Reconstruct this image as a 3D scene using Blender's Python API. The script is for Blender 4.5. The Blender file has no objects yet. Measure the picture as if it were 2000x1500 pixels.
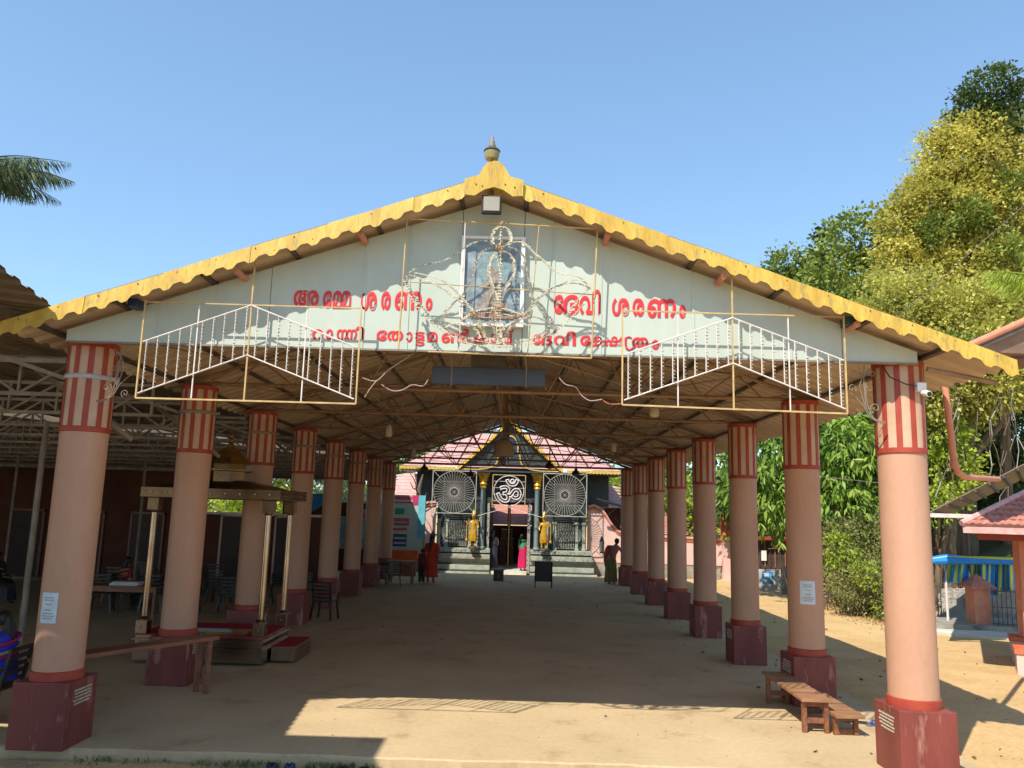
import bpy, bmesh, math, random
import numpy as np
from mathutils import Vector, Matrix
random.seed(7); rng = np.random.default_rng(7)
scene = bpy.context.scene
COL = scene.collection

# ------------------------------------------------------------------ camera
FPX, PITCH, ROLL, YAW = 1565.0, 0.1603, 0.0282, -0.0087
def cam_axes():
    cp, sp = math.cos(PITCH), math.sin(PITCH)
    w = Vector((math.sin(YAW)*cp, math.cos(YAW)*cp, sp))
    rt = Vector((math.cos(YAW), -math.sin(YAW), 0)); up = rt.cross(w)
    c, s = math.cos(ROLL), math.sin(ROLL)
    return c*rt+s*up, -s*rt+c*up, w
AX, AU, AW = cam_axes()
EYE = Vector((0, 0, 2.5))
cd = bpy.data.cameras.new('camera'); cam = bpy.data.objects.new('camera', cd); COL.objects.link(cam)
mt = Matrix((AX, AU, -AW)).transposed().to_4x4(); mt.translation = EYE; cam.matrix_world = mt
cd.sensor_width = 36; cd.lens = FPX/2000*36; cd.clip_start = .05; cd.clip_end = 2000
scene.camera = cam
def at(px, py, Y):                                  # a point of the photograph set at depth Y
    r = AW*FPX + AX*(px-1000) - AU*(py-750)
    return EYE + r*(Y/r.y)
def fl(px, py, z=0):
    r = AW*FPX + AX*(px-1000) - AU*(py-750)
    return EYE + r*((z-2.5)/r.z)

# ------------------------------------------------------------------ world, sun, exposure
world = bpy.data.worlds.new('World'); scene.world = world; world.use_nodes = True
wn = world.node_tree; wn.nodes.clear()
bg = wn.nodes.new('ShaderNodeBackground'); wo = wn.nodes.new('ShaderNodeOutputWorld')
sk = wn.nodes.new('ShaderNodeTexSky'); sk.sky_type = 'NISHITA'; sk.sun_disc = False
SUNV = Vector((-.49, -.71, 1.0)).normalized()
sk.sun_elevation = math.asin(SUNV.z); sk.sun_rotation = math.atan2(SUNV.x, SUNV.y)
sk.air_density = 1.0; sk.dust_density = .45; sk.ozone_density = 1.15; sk.altitude = 0
bg.inputs['Strength'].default_value = .15
gm = wn.nodes.new('ShaderNodeGamma'); gm.inputs[1].default_value = .72
tm_ = wn.nodes.new('ShaderNodeMix'); tm_.data_type = 'RGBA'; tm_.blend_type = 'MULTIPLY'; tm_.inputs[0].default_value = 1; tm_.inputs[7].default_value = (.89, 1.12, 1.29, 1)
wn.links.new(sk.outputs[0], gm.inputs[0]); wn.links.new(gm.outputs[0], tm_.inputs[6]); wn.links.new(tm_.outputs[2], bg.inputs[0]); wn.links.new(bg.outputs[0], wo.inputs[0])
sd = bpy.data.lights.new('sun', 'SUN'); sd.energy = 3.45; sd.angle = math.radians(.5); sd.color = (1.0, .93, .80)
sun = bpy.data.objects.new('sun', sd); COL.objects.link(sun)
sun.rotation_euler = SUNV.to_track_quat('Z', 'Y').to_euler(); sun.location = (-20, -30, 40)
vs = scene.view_settings
vs.view_transform = 'Standard'; vs.look = 'None'; vs.gamma = 1; vs.use_curve_mapping = False; vs.exposure = .90
scene.render.engine = 'CYCLES'
scene.cycles.max_bounces = 8; scene.cycles.diffuse_bounces = 6

# ------------------------------------------------------------------ helpers
def newmat(name):
    m = bpy.data.materials.new(name); m.use_nodes = True
    return m, m.node_tree.nodes, m.node_tree.links, m.node_tree.nodes['Principled BSDF']
def M(name, c1, c2=None, rough=.7, scale=4., bump=0., bscale=60., metal=0., spec=.35, dirt=None, stretch=(1,1,1),
      lo=.35, hi=.65, island=False, transl=0., detail=5, grain=0, ga=1.):
    """procedural surface: two tones mixed by noise, optional dirt (colour, scale, threshold) and relief"""
    m, N, L, P = newmat(name)
    P.inputs['Roughness'].default_value = rough; P.inputs['Metallic'].default_value = metal
    P.inputs['Specular IOR Level'].default_value = spec
    tc = N.new('ShaderNodeTexCoord'); oi = N.new('ShaderNodeObjectInfo')
    mul = N.new('ShaderNodeMath'); mul.operation = 'MULTIPLY'; mul.inputs[1].default_value = 17.3
    L.new(oi.outputs['Random'], mul.inputs[0])
    add = N.new('ShaderNodeVectorMath'); add.operation = 'ADD'
    L.new(tc.outputs['Object'], add.inputs[0]); L.new(mul.outputs[0], add.inputs[1])
    mp = N.new('ShaderNodeMapping'); mp.inputs['Scale'].default_value = stretch; L.new(add.outputs[0], mp.inputs[0])
    nz = N.new('ShaderNodeTexNoise'); nz.inputs['Scale'].default_value = scale; nz.inputs['Detail'].default_value = detail
    L.new(mp.outputs[0], nz.inputs['Vector'])
    cr = N.new('ShaderNodeValToRGB'); cr.color_ramp.elements[0].position = lo; cr.color_ramp.elements[1].position = hi
    c2 = c2 or tuple(v*.82 for v in c1)
    cr.color_ramp.elements[0].color = (*c1, 1); cr.color_ramp.elements[1].color = (*c2, 1)
    if island:
        g = N.new('ShaderNodeNewGeometry'); L.new(g.outputs['Random Per Island'], cr.inputs[0])
        cr.color_ramp.elements[0].position = 0; cr.color_ramp.elements[1].position = 1
        # clump-scale variation on top of leaf-to-leaf variation
        mx0 = N.new('ShaderNodeMath'); mx0.operation = 'MULTIPLY_ADD'; mx0.inputs[1].default_value = .55
        L.new(g.outputs['Random Per Island'], mx0.inputs[0])
        m2 = N.new('ShaderNodeMath'); m2.operation = 'MULTIPLY_ADD'; m2.inputs[1].default_value = 1.9; m2.inputs[2].default_value = -.68
        L.new(nz.outputs[0], m2.inputs[0]); L.new(m2.outputs[0], mx0.inputs[2]); L.new(mx0.outputs[0], cr.inputs[0])
    else:
        L.new(nz.outputs[0], cr.inputs[0])
    out = cr.outputs[0]
    if dirt:
        dc, dsc, dth = dirt
        n2 = N.new('ShaderNodeTexNoise'); n2.inputs['Scale'].default_value = dsc; n2.inputs['Detail'].default_value = 8
        n2.inputs['Roughness'].default_value = .65
        L.new(mp.outputs[0], n2.inputs['Vector'])
        r2 = N.new('ShaderNodeValToRGB'); r2.color_ramp.elements[0].position = dth; r2.color_ramp.elements[1].position = dth+.12
        L.new(n2.outputs[0], r2.inputs[0])
        mx = N.new('ShaderNodeMix'); mx.data_type = 'RGBA'; L.new(r2.outputs[0], mx.inputs[0])
        L.new(out, mx.inputs[6]); mx.inputs[7].default_value = (*dc, 1); out = mx.outputs[2]
    if grain:
        n4 = N.new('ShaderNodeTexNoise'); n4.inputs['Scale'].default_value = grain; n4.inputs['Detail'].default_value = 4
        n5 = N.new('ShaderNodeTexNoise'); n5.inputs['Scale'].default_value = grain/9; n5.inputs['Detail'].default_value = 6
        L.new(mp.outputs[0], n4.inputs['Vector']); L.new(mp.outputs[0], n5.inputs['Vector'])
        ad = N.new('ShaderNodeMath'); ad.operation = 'ADD'; L.new(n4.outputs[0], ad.inputs[0]); L.new(n5.outputs[0], ad.inputs[1])
        r5 = N.new('ShaderNodeMapRange'); r5.inputs[1].default_value = .75; r5.inputs[2].default_value = 1.25; r5.inputs[3].default_value = 1-.20*ga; r5.inputs[4].default_value = 1+.16*ga
        L.new(ad.outputs[0], r5.inputs[0]); mg_ = N.new('ShaderNodeMix'); mg_.data_type = 'RGBA'; mg_.blend_type = 'MULTIPLY'; mg_.inputs[0].default_value = 1
        L.new(out, mg_.inputs[6]); L.new(r5.outputs[0], mg_.inputs[7]); out = mg_.outputs[2]
    L.new(out, P.inputs['Base Color'])
    if bump:
        n3 = N.new('ShaderNodeTexNoise'); n3.inputs['Scale'].default_value = bscale; n3.inputs['Detail'].default_value = 6
        L.new(mp.outputs[0], n3.inputs['Vector'])
        b = N.new('ShaderNodeBump'); b.inputs['Strength'].default_value = bump; b.inputs['Distance'].default_value = .02
        L.new(n3.outputs[0], b.inputs['Height']); L.new(b.outputs[0], P.inputs['Normal'])
    if transl:
        tr = N.new('ShaderNodeBsdfTranslucent'); ms = N.new('ShaderNodeMixShader'); ms.inputs[0].default_value = transl
        L.new(out, tr.inputs[0]); L.new(P.outputs[0], ms.inputs[1]); L.new(tr.outputs[0], ms.inputs[2])
        L.new(ms.outputs[0], N['Material Output'].inputs[0])
    return m

class MB:
    def __init__(s): s.V, s.F, s.I, s.mi = [], [], [], 0
    def add(s, vs, fs):
        b = len(s.V); s.V += [tuple(v) for v in vs]
        for f in fs: s.F.append(tuple(i+b for i in f)); s.I.append(s.mi)
        return s
    def bx(s, x0, x1, y0, y1, z0, z1):
        return s.add([(x0,y0,z0),(x1,y0,z0),(x1,y1,z0),(x0,y1,z0),(x0,y0,z1),(x1,y0,z1),(x1,y1,z1),(x0,y1,z1)],
            [(0,3,2,1),(4,5,6,7),(0,1,5,4),(1,2,6,5),(2,3,7,6),(3,0,4,7)])
    def bar(s, p, q, w, h, up=(0,0,1)):              # rectangular bar between two points
        p, q = Vector(p), Vector(q); d = (q-p).normalized(); u = Vector(up)
        if abs(d.dot(u)) > .98: u = Vector((0, 1, 0))
        a = d.cross(u).normalized()*w/2; b = a.cross(d).normalized()*h/2
        vs = [p-a-b, p+a-b, p+a+b, p-a+b, q-a-b, q+a-b, q+a+b, q-a+b]
        return s.add(vs, [(0,1,2,3),(7,6,5,4),(0,4,5,1),(1,5,6,2),(2,6,7,3),(3,7,4,0)])
    def tube(s, pts, r, n=6, cap=True):
        pts = [Vector(p) for p in pts]; m = len(pts); rr = r if hasattr(r, '__len__') else [r]*m
        vs = []; prev = None
        for i, p in enumerate(pts):
            d = (pts[min(i+1, m-1)]-pts[max(i-1, 0)])
            d = d.normalized() if d.length > 1e-9 else Vector((0,0,1))
            if prev is None:
                u = Vector((0,0,1)) if abs(d.z) < .9 else Vector((0,1,0)); a = d.cross(u).normalized()
            else:
                a = prev-d*prev.dot(d); a = a.normalized() if a.length > 1e-6 else d.orthogonal().normalized()
            prev = a; b = d.cross(a)
            for k in range(n):
                t = 2*math.pi*k/n; vs.append(p+(a*math.cos(t)+b*math.sin(t))*rr[i])
        fs = [(i*n+k, i*n+(k+1)%n, (i+1)*n+(k+1)%n, (i+1)*n+k) for i in range(m-1) for k in range(n)]
        if cap: fs += [tuple(range(n))[::-1], tuple((m-1)*n+k for k in range(n))]
        return s.add(vs, fs)
    def lathe(s, c, prof, n=24, sx=1, sy=1, ph=0, sq=False):
        cx, cy, cz = c; vs = []
        for r, z in prof:
            for k in range(n):
                t = 2*math.pi*(k+ph)/n; vs.append((cx+r*sx*math.cos(t), cy+r*sy*math.sin(t), cz+z))
        m = len(prof)
        fs = [(i*n+k, i*n+(k+1)%n, (i+1)*n+(k+1)%n, (i+1)*n+k) for i in range(m-1) for k in range(n)]
        fs += [tuple(range(n))[::-1], tuple((m-1)*n+k for k in range(n))]
        return s.add(vs, fs)
    def prism(s, poly, y0, y1):                      # polygon in x,z pulled along y
        n = len(poly)
        vs = [(x, y0, z) for x, z in poly]+[(x, y1, z) for x, z in poly]
        return s.add(vs, [tuple(range(n)), tuple(range(2*n-1, n-1, -1))]+[(i, n+i, n+(i+1)%n, (i+1)%n) for i in range(n)])
    def prismz(s, poly, z0, z1):
        n = len(poly)
        vs = [(x, y, z0) for x, y in poly]+[(x, y, z1) for x, y in poly]
        return s.add(vs, [tuple(range(n))[::-1], tuple(range(n, 2*n))]+[(i, (i+1)%n, n+(i+1)%n, n+i) for i in range(n)])
    def strip(s, top, bot, th):                      # a thin upright band between two outlines in x,y,z, th thick along y
        n = len(top); o = Vector((0, th, 0))
        vs = [Vector(p) for p in top]+[Vector(p) for p in bot]+[Vector(p)+o for p in top]+[Vector(p)+o for p in bot]
        fs = []
        for i in range(n-1):
            fs += [(i, n+i, n+i+1, i+1), (2*n+i, 2*n+i+1, 3*n+i+1, 3*n+i), (i, i+1, 2*n+i+1, 2*n+i), (n+i, 3*n+i, 3*n+i+1, n+i+1)]
        fs += [(0, 2*n, 3*n, n), (n-1, 2*n-1, 4*n-1, 3*n-1)]
        return s.add(vs, fs)
    def ball(s, c, r, n=10, m=7, sc=(1,1,1)):
        pr = [(max(1e-4, math.sin(math.pi*i/m))*r, -math.cos(math.pi*i/m)*r*sc[2]) for i in range(m+1)]
        return s.lathe(c, pr, n, sc[0], sc[1])
    def loft(s, rings, n=16, fold=0, nf=7):
        vs = []
        for j, (x, y, z, rx, ry) in enumerate(rings):
            for k in range(n):
                t = 2*math.pi*k/n; w = 1+fold*(j/len(rings))*math.sin(nf*t+j*.4)
                vs.append((x+rx*w*math.cos(t), y+ry*w*math.sin(t), z))
        m = len(rings)
        fs = [(i*n+k, i*n+(k+1)%n, (i+1)*n+(k+1)%n, (i+1)*n+k) for i in range(m-1) for k in range(n)]
        fs += [tuple(range(n))[::-1], tuple((m-1)*n+k for k in range(n))]
        return s.add(vs, fs)
    def build(s, name, mats, parent=None, local=False, smooth=False, bevel=0, label=None, kind=None):
        me = bpy.data.meshes.new(name)
        off = Vector((0, 0, 0))
        if parent is not None and not local: off = world_loc(parent)
        me.from_pydata([tuple(Vector(v)-off) for v in s.V], [], s.F)
        for m_ in (mats if isinstance(mats, (list, tuple)) else [mats]): me.materials.append(m_)
        if any(s.I): me.polygons.foreach_set('material_index', s.I)
        bmh = bmesh.new(); bmh.from_mesh(me)
        if bevel:
            bmesh.ops.bevel(bmh, geom=[e for e in bmh.edges if len(e.link_faces) == 2 and e.calc_face_angle(0) > .6],
                            offset=bevel, segments=2, affect='EDGES', profile=.6)
        bmesh.ops.recalc_face_normals(bmh, faces=bmh.faces); bmh.to_mesh(me); bmh.free()
        if smooth:
            me.polygons.foreach_set('use_smooth', [True]*len(me.polygons))
            try: me.set_sharp_from_angle(angle=math.radians(40))
            except Exception: pass
        o = bpy.data.objects.new(name, me); COL.objects.link(o)
        if parent is not None: o.parent = parent
        if label: o['label'] = label
        if kind: o['kind'] = kind
        return o
def world_loc(o):
    v = Vector(o.location)
    while o.parent is not None: o = o.parent; v += Vector(o.location)
    return v
def tag(o, label=None, cat=None, group=None, kind=None):
    for k, v in (('label', label), ('category', cat), ('group', group), ('kind', kind)):
        if v: o[k] = v
    return o
def thing(name, loc, label, cat, group=None, rz=0):
    o = bpy.data.objects.new(name, None); COL.objects.link(o); o.location = loc; o.rotation_euler = (0, 0, rz)
    o.empty_display_size = .2
    return tag(o, label, cat, group)
def copy_tree(o, parent=None):
    c = o.copy(); COL.objects.link(c); c.parent = parent
    for ch in list(o.children): copy_tree(ch, c)
    return c
def place(o, x, y, z=0, rz=None, label=None, group=None):
    o.location = (x, y, z)
    if rz is not None: o.rotation_euler = (0, 0, rz)
    if label: o['label'] = label
    if group: o['group'] = group
    return o
def skin(name, pts, edges, radii, mat, parent, sub=2, root=0):
    """one continuous figure grown round a skeleton"""
    me = bpy.data.meshes.new('tmp'); me.from_pydata(pts, edges, []); o = bpy.data.objects.new('tmp', me); COL.objects.link(o)
    md = o.modifiers.new('s', 'SKIN')
    for i, v in enumerate(me.skin_vertices[0].data):
        r = radii[i]; v.radius = (r, r) if not hasattr(r, '__len__') else r; v.use_root = (i == root)
    sb = o.modifiers.new('b', 'SUBSURF'); sb.levels = sub; sb.render_levels = sub
    dg = bpy.context.evaluated_depsgraph_get(); dg.update()
    m2 = bpy.data.meshes.new_from_object(o.evaluated_get(dg)); bpy.data.objects.remove(o)
    m2.materials.clear(); m2.materials.append(mat); m2.name = name
    m2.polygons.foreach_set('use_smooth', [True]*len(m2.polygons))
    n = bpy.data.objects.new(name, m2); COL.objects.link(n); n.parent = parent
    return n

# ------------------------------------------------------------------ materials
SAND = M('sandy_ground', (.60,.41,.20), (.53,.345,.16), .95, 1.3, .6, 70, spec=.12, dirt=((.42,.28,.13), 3.2, .60), grain=150, ga=.7)
FLOOR = M('dusty_concrete', (.56,.42,.25), (.48,.36,.21), .8, .9, .3, 90, spec=.2, dirt=((.39,.28,.155), 1.8, .58), grain=130, ga=.45)
CURB = M('worn_step_edge', (.33,.28,.18), (.20,.165,.09), .9, 5, .6, 40, dirt=((.10,.10,.05), 6, .55))
PEACH = M('peach_paint', (.515,.295,.20), (.465,.26,.17), .5, 1.6, .12, 25, dirt=((.43,.235,.14), 4, .64), stretch=(1,1,.4), grain=22, ga=.22)
RED = M('brick_red_paint', (.38,.06,.035), (.30,.045,.028), .5, 6, .1, 40)
MAROON = M('maroon_paint', (.22,.052,.042), (.155,.034,.03), .5, 3, .12, 30, spec=.4, dirt=((.36,.17,.13), 6, .55), grain=40, ga=.5, stretch=(1,1,.25))
PALE = M('pale_peach_panel', (.56,.38,.27), (.49,.32,.22), .55, 5)
BOARD = M('grey_green_board', (.48,.54,.48), (.44,.50,.45), .5, 1.3, .05, 12, dirt=((.40,.42,.35), 4, .66), stretch=(1,1,.5), grain=9, ga=.2)
YEL = M('ochre_yellow_sheet', (.56,.40,.075), (.49,.30,.045), .55, 9, .2, 60, dirt=((.36,.25,.07), 26, .53), stretch=(1,1,.22), grain=60, ga=.6)
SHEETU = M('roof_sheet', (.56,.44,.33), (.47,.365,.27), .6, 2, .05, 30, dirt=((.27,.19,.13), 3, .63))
STEEL = M('brown_painted_steel', (.30,.18,.11), (.21,.125,.075), .45, 9, .1, 60, spec=.5)
STEELD = M('dark_steel', (.10,.08,.065), (.07,.055,.05), .5, 9, spec=.5)
GREYST = M('grey_painted_steel', (.27,.23,.185), (.19,.155,.125), .55, 5, .1, 40)
LETTER = M('red_lettering', (.66,.04,.035), (.58,.03,.05), .5, 6, dirt=((.62,.20,.17), 18, .60))
FYEL = M('yellow_pipe_paint', (.56,.42,.17), (.42,.28,.15), .5, 8)
WHITEP = M('white_pipe_paint', (.74,.68,.66), (.62,.54,.50), .5, 9)
WHEELP = M('weathered_cream_metal', (.50,.46,.40), (.36,.33,.28), .5, 9)
BULB = M('led_bulb_casing', (.045,.05,.05), (.5,.48,.38), .35, 20, island=True)
CREAM = M('cream_bulb_string', (.70,.66,.52), (.48,.43,.31), .5, 25)
CHROME = M('stainless_steel', (.46,.38,.30), (.34,.27,.21), .22, 3, metal=1)
COPPER = M('bronze_steel', (.20,.13,.075), (.15,.095,.055), .35, 6, .3, 30, metal=1)
BRASS = M('brass', (.42,.29,.11), (.30,.20,.08), .3, 6, metal=1)
CARPET = M('red_carpet', (.40,.018,.022), (.28,.012,.016), .95, 20, .3, 200)
WOOD = M('brown_varnished_wood', (.27,.105,.05), (.16,.06,.03), .45, 3, .15, 30, stretch=(1,6,6), spec=.5)
WOODL = M('dusty_wood', (.36,.19,.10), (.25,.12,.06), .6, 3, .15, 30, stretch=(5,1,5))
PLASD = M('dark_plastic', (.028,.024,.026), (.04,.03,.03), .35, 5, spec=.5)
BLACK = M('black_paint', (.018,.016,.018), (.03,.025,.025), .4, 5)
LEDM = M('led_panel_face', (.035,.035,.05), (.05,.05,.065), .35, 3, spec=.5)
PAPER = M('paper_notice', (.58,.66,.72), (.50,.58,.66), .6, 10)
INK = M('grey_print', (.22,.26,.32), (.30,.33,.38), .7, 30)
PLAQ = M('cream_plaque_print', (.60,.56,.45), (.46,.42,.32), .6, 30)
GOLD = M('gold_paint', (.78,.45,.05), (.55,.27,.02), .32, 14, .3, 40, spec=.6, metal=.35)
GOLDT = M('gold_trim', (.72,.50,.10), (.40,.27,.05), .5, 30, .4, 60)
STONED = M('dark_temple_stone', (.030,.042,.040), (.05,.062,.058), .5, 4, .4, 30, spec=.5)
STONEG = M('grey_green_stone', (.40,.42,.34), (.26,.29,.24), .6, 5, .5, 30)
STONEC = M('carved_stone', (.42,.42,.36), (.14,.15,.13), .6, 12, .8, 40)
BLUEG = M('blue_grey_pillar', (.20,.27,.28), (.15,.21,.22), .5, 5)
TILEP = M('pink_roof_tile', (.66,.40,.37), (.52,.29,.27), .7, 7, .3, 40, dirt=((.40,.21,.19), 4, .64))
TILE = M('clay_roof_tile', (.50,.22,.17), (.38,.15,.11), .75, 9, .4, 40, dirt=((.20,.10,.08), 7, .66))
PINK = M('pink_wall_paint', (.68,.47,.42), (.60,.40,.35), .7, 1.5, .06, 20, dirt=((.48,.33,.29), 2.5, .66))
ORANGE = M('orange_coping', (.62,.17,.08), (.50,.12,.06), .6, 6)
SALMON = M('salmon_pipe', (.60,.25,.16), (.52,.20,.12), .45, 6)
GREYW = M('grey_plaster', (.34,.32,.28), (.22,.20,.17), .85, 3, .4, 40, dirt=((.12,.13,.09), 3, .58))
RUBBLE = M('rubble_stone', (.36,.33,.28), (.20,.17,.14), .9, 9, 1., 14)
WHITE = M('white_plastic', (.75,.76,.74), (.66,.68,.68), .4, 5)
GLASSW = M('frosted_lamp', (.50,.43,.33), (.42,.36,.28), .35, 5)
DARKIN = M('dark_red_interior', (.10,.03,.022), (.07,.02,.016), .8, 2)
BROWNW = M('terracotta_wall', (.13,.042,.025), (.085,.03,.018), .8, 1.2)
SKIN = M('brown_skin', (.19,.088,.05), (.16,.07,.04), .5, 6)
HAIR = M('black_hair', (.012,.010,.010), (.02,.015,.012), .4, 20)
HILL = M('hillside_soil', (.10,.085,.04), (.06,.07,.028), .95, 1.1, .8, 20, dirt=((.15,.11,.06), 2, .6))
BARK = M('bark', (.20,.145,.095), (.11,.08,.05), .9, 6, .8, 20, stretch=(1,1,.3))
def leafmat(n, a, b, tr=.3, sc=.5): return M(n, a, b, .5, sc, island=True, transl=tr, spec=.3)
LGOLD = leafmat('golden_foliage', (.28,.27,.045), (.78,.70,.17), .45)
LGOLD2 = leafmat('olive_gold_foliage', (.27,.28,.05), (.76,.71,.18), .45)
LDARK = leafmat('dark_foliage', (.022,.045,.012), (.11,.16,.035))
LMID = leafmat('green_foliage', (.06,.12,.018), (.34,.40,.08))
LBRIGHT = leafmat('bright_foliage', (.13,.24,.02), (.52,.60,.08), .4)
LDRY = leafmat('dry_scrub_foliage', (.14,.16,.045), (.52,.50,.20), .4)
LPALM = leafmat('palm_leaflets', (.025,.055,.025), (.13,.17,.07), .2)
GRASS = leafmat('weed_leaves', (.07,.10,.03), (.28,.30,.13))
MANGO = leafmat('mango_leaf_green', (.04,.11,.012), (.32,.47,.07), .25)
# ------------------------------------------------------------------ ground
gx = sorted(set(list(np.linspace(-120, -16, 14))+list(np.linspace(-15, 22, 75))+list(np.linspace(24, 160, 18))))
gy = sorted(set(list(np.linspace(-40, 0, 8))+list(np.linspace(1, 8.6, 16))+[8.72]+list(np.linspace(9, 40, 63))+list(np.linspace(44, 400, 24))))
def gz(x, y):
    if -15 < x < 4.98 and 8.7 < y < 33.9: return -.25
    h = -.10
    if x > 4.9 and y > 8: h = -.10+.08*min(1, max(0, (y-9)/3))
    if y > 34.0: h = -.15
    h += .012*math.sin(x*1.7+y*.9)+.008*math.sin(x*4.1-y*3.3)
    hill = max(0, (x-11)+(y-26)*.35-2)
    if y > 24 and x > 9: h += 6.5*(1-math.exp(-.10*hill)) if hill > 0 else 0
    return h
g = MB(); nx, ny = len(gx), len(gy)
g.add([(x, y, gz(x, y)) for y in gy for x in gx], [(j*nx+i, j*nx+i+1, (j+1)*nx+i+1, (j+1)*nx+i) for j in range(ny-1) for i in range(nx-1)])
g.I = [1 if (gx[k % (nx-1)] > 10.5 and gy[k//(nx-1)] > 23.8 and (gx[k % (nx-1)]-11)+(gy[k//(nx-1)]-26)*.35 > 2) else 0 for k in range((nx-1)*(ny-1))]
tag(g.build('ground', [SAND, HILL], smooth=True), 'sandy courtyard ground with ochre sand around the hall and temple', kind='structure')
f = MB()
def wob(x): return 8.70+.015*math.sin(x*2.1)+.012*math.sin(x*6.3+1)+.008*math.sin(x*17)
xs = np.linspace(-15, 4.98, 140)
f.add([(x, wob(x), -.2) for x in xs]+[(x, wob(x)+.0, -.012) for x in xs]+[(x, wob(x)+.02, 0) for x in xs]+[(x, 34.0, 0) for x in xs]+[(x, 34.0, -.2) for x in xs],
      [(j*140+i, j*140+i+1, (j+1)*140+i+1, (j+1)*140+i) for j in range(4) for i in range(139)])
f.add([(4.98, 8.7, -.2), (4.98, 34.0, -.2), (4.98, 34.0, 0), (4.98, 8.72, 0)], [(0,1,2,3)])
tag(f.build('hall_floor', FLOOR), 'dusty concrete floor slab under the open hall with a low front step', kind='structure')

# ------------------------------------------------------------------ the open hall
RX, RZ0, RS = -.32, 6.0, .347
def zr(x): return RZ0-RS*abs(x-RX)
XL, XR, EL, ER = -4.80, 4.18, -5.38, 5.08
YC = [8.74+3.08*k for k in range(8)]
hall = thing('prayer_hall', (RX, 8.7, 0), 'long open hall with yellow scalloped gable edge, red lettering and two rows of peach columns', 'open hall')
# columns
def column(x, y, left, k):
    c = MB(); c.lathe((x, y, 0), [(.246, .69), (.244, 2), (.246, 3.27)], 40)
    col = c.build('column', PEACH, hall, smooth=True)
    p = MB(); w = .29; p.bx(x-w, x+w, y-w, y+w, 0, .66); p.build('pedestal', MAROON, col, bevel=.012)
    p = MB(); p.lathe((x, y, 0), [(.262, .655), (.262, .745), (.252, .752)], 40); p.build('collar', RED, col, smooth=True)
    p = MB(); p.lathe((x, y, 0), [(.252, 3.262), (.252, 4.245)], 40); p.build('capital', PALE, col, smooth=True)
    p = MB()
    p.lathe((x, y, 0), [(.253, 3.25), (.261, 3.255), (.261, 3.305), (.253, 3.31)], 40)
    p.lathe((x, y, 0), [(.253, 4.19), (.263, 4.195), (.266, 4.25), (.253, 4.255)], 40)
    ns = 11; off = random.random()*6
    for i in range(ns):
        t0 = off+2*math.pi*i/ns; a = []; dt = .115
        for z in (3.30, 4.20):
            for q in (-1, -.33, .33, 1):
                t = t0+dt*q; a.append((x+.259*math.cos(t), y+.259*math.sin(t), z))
        p.add(a, [(0,1,5,4),(1,2,6,5),(2,3,7,6)])
    p.build('stripe_band', RED, col)
    if left:
        p = MB(); p.lathe((x, y, 0), [(.264, 3.83), (.268, 3.835), (.268, 3.875), (.264, 3.88)], 40)
        p.bx(x+.25, x+.33, y-.03, y+.0, 3.835, 3.875); p.build('steel_strap', GREYST if k else M('galvanised_strap', (.45,.46,.47), (.36,.37,.38), .35, 9, spec=.6), col, smooth=True)
    if k in (0, 1, 2):
        s = 1 if left else -1
        p = MB(); xf = x+s*.292
        for j in range(5):
            z = .57-.034*j; q_ = y-.17+.01*(j % 3)
            while q_ < y+.14:                        # rows of short painted words
                l_ = random.uniform(.025, .075); p.bx(min(xf, xf+s*.003), max(xf, xf+s*.003), q_, min(y+.17, q_+l_), z-.019+random.uniform(0,.004), z); q_ += l_+.012
        p.build('plaque_print', PLAQ, col, kind='stuff')
    return col
cols = []
for k in range(8):
    column(XR, YC[k], False, k); column(XL, YC[k]+.10, True, k)
# roof sheets (corrugated), ridge cap
Y0, Y1 = 8.09, 30.75
def roof_sheet(x0, x1):
    ys = []; n = int((Y1-Y0)/.30)
    for i in range(n):
        b = Y0+(Y1-Y0)*i/n; p_ = (Y1-Y0)/n
        ys += [(b, 0), (b+p_*.35, 0), (b+p_*.5, .032), (b+p_*.85, .032)]
    ys.append((Y1, 0)); m = MB(); k = len(ys)
    vs = [(x, y, zr(x)+h) for x in (x0, x1) for y, h in ys]
    vs += [(x, y, z-.012) for x, y, z in vs]
    fs = [(i, i+1, k+i+1, k+i) for i in range(k-1)]+[(2*k+i, 3*k+i, 3*k+i+1, 2*k+i+1) for i in range(k-1)]
    fs += [(i, 2*k+i, 2*k+i+1, i+1) for i in range(k-1)]+[(k+i, k+i+1, 3*k+i+1, 3*k+i) for i in range(k-1)]
    m.add(vs, fs); return m.build('roof_sheet', SHEETU, hall)
roof_sheet(RX, ER); roof_sheet(EL, RX)
m = MB(); m.tube([(RX, 8.12, RZ0+.02), (RX, 30.75, RZ0+.02)], .09, 10); m.build('ridge_cap', YEL, hall)
# purlins
for s in (-1, 1):
    for d in (.35, 1.25, 2.15, 3.05, 3.95, 4.75):
        x = RX+s*d; m = MB(); m.bar((x, Y0+.05, zr(x)-.035), (x, Y1-.05, zr(x)-.035), .045, .05, (s*RS, 0, 1)); m.build('purlin', STEELD, hall)
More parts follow.
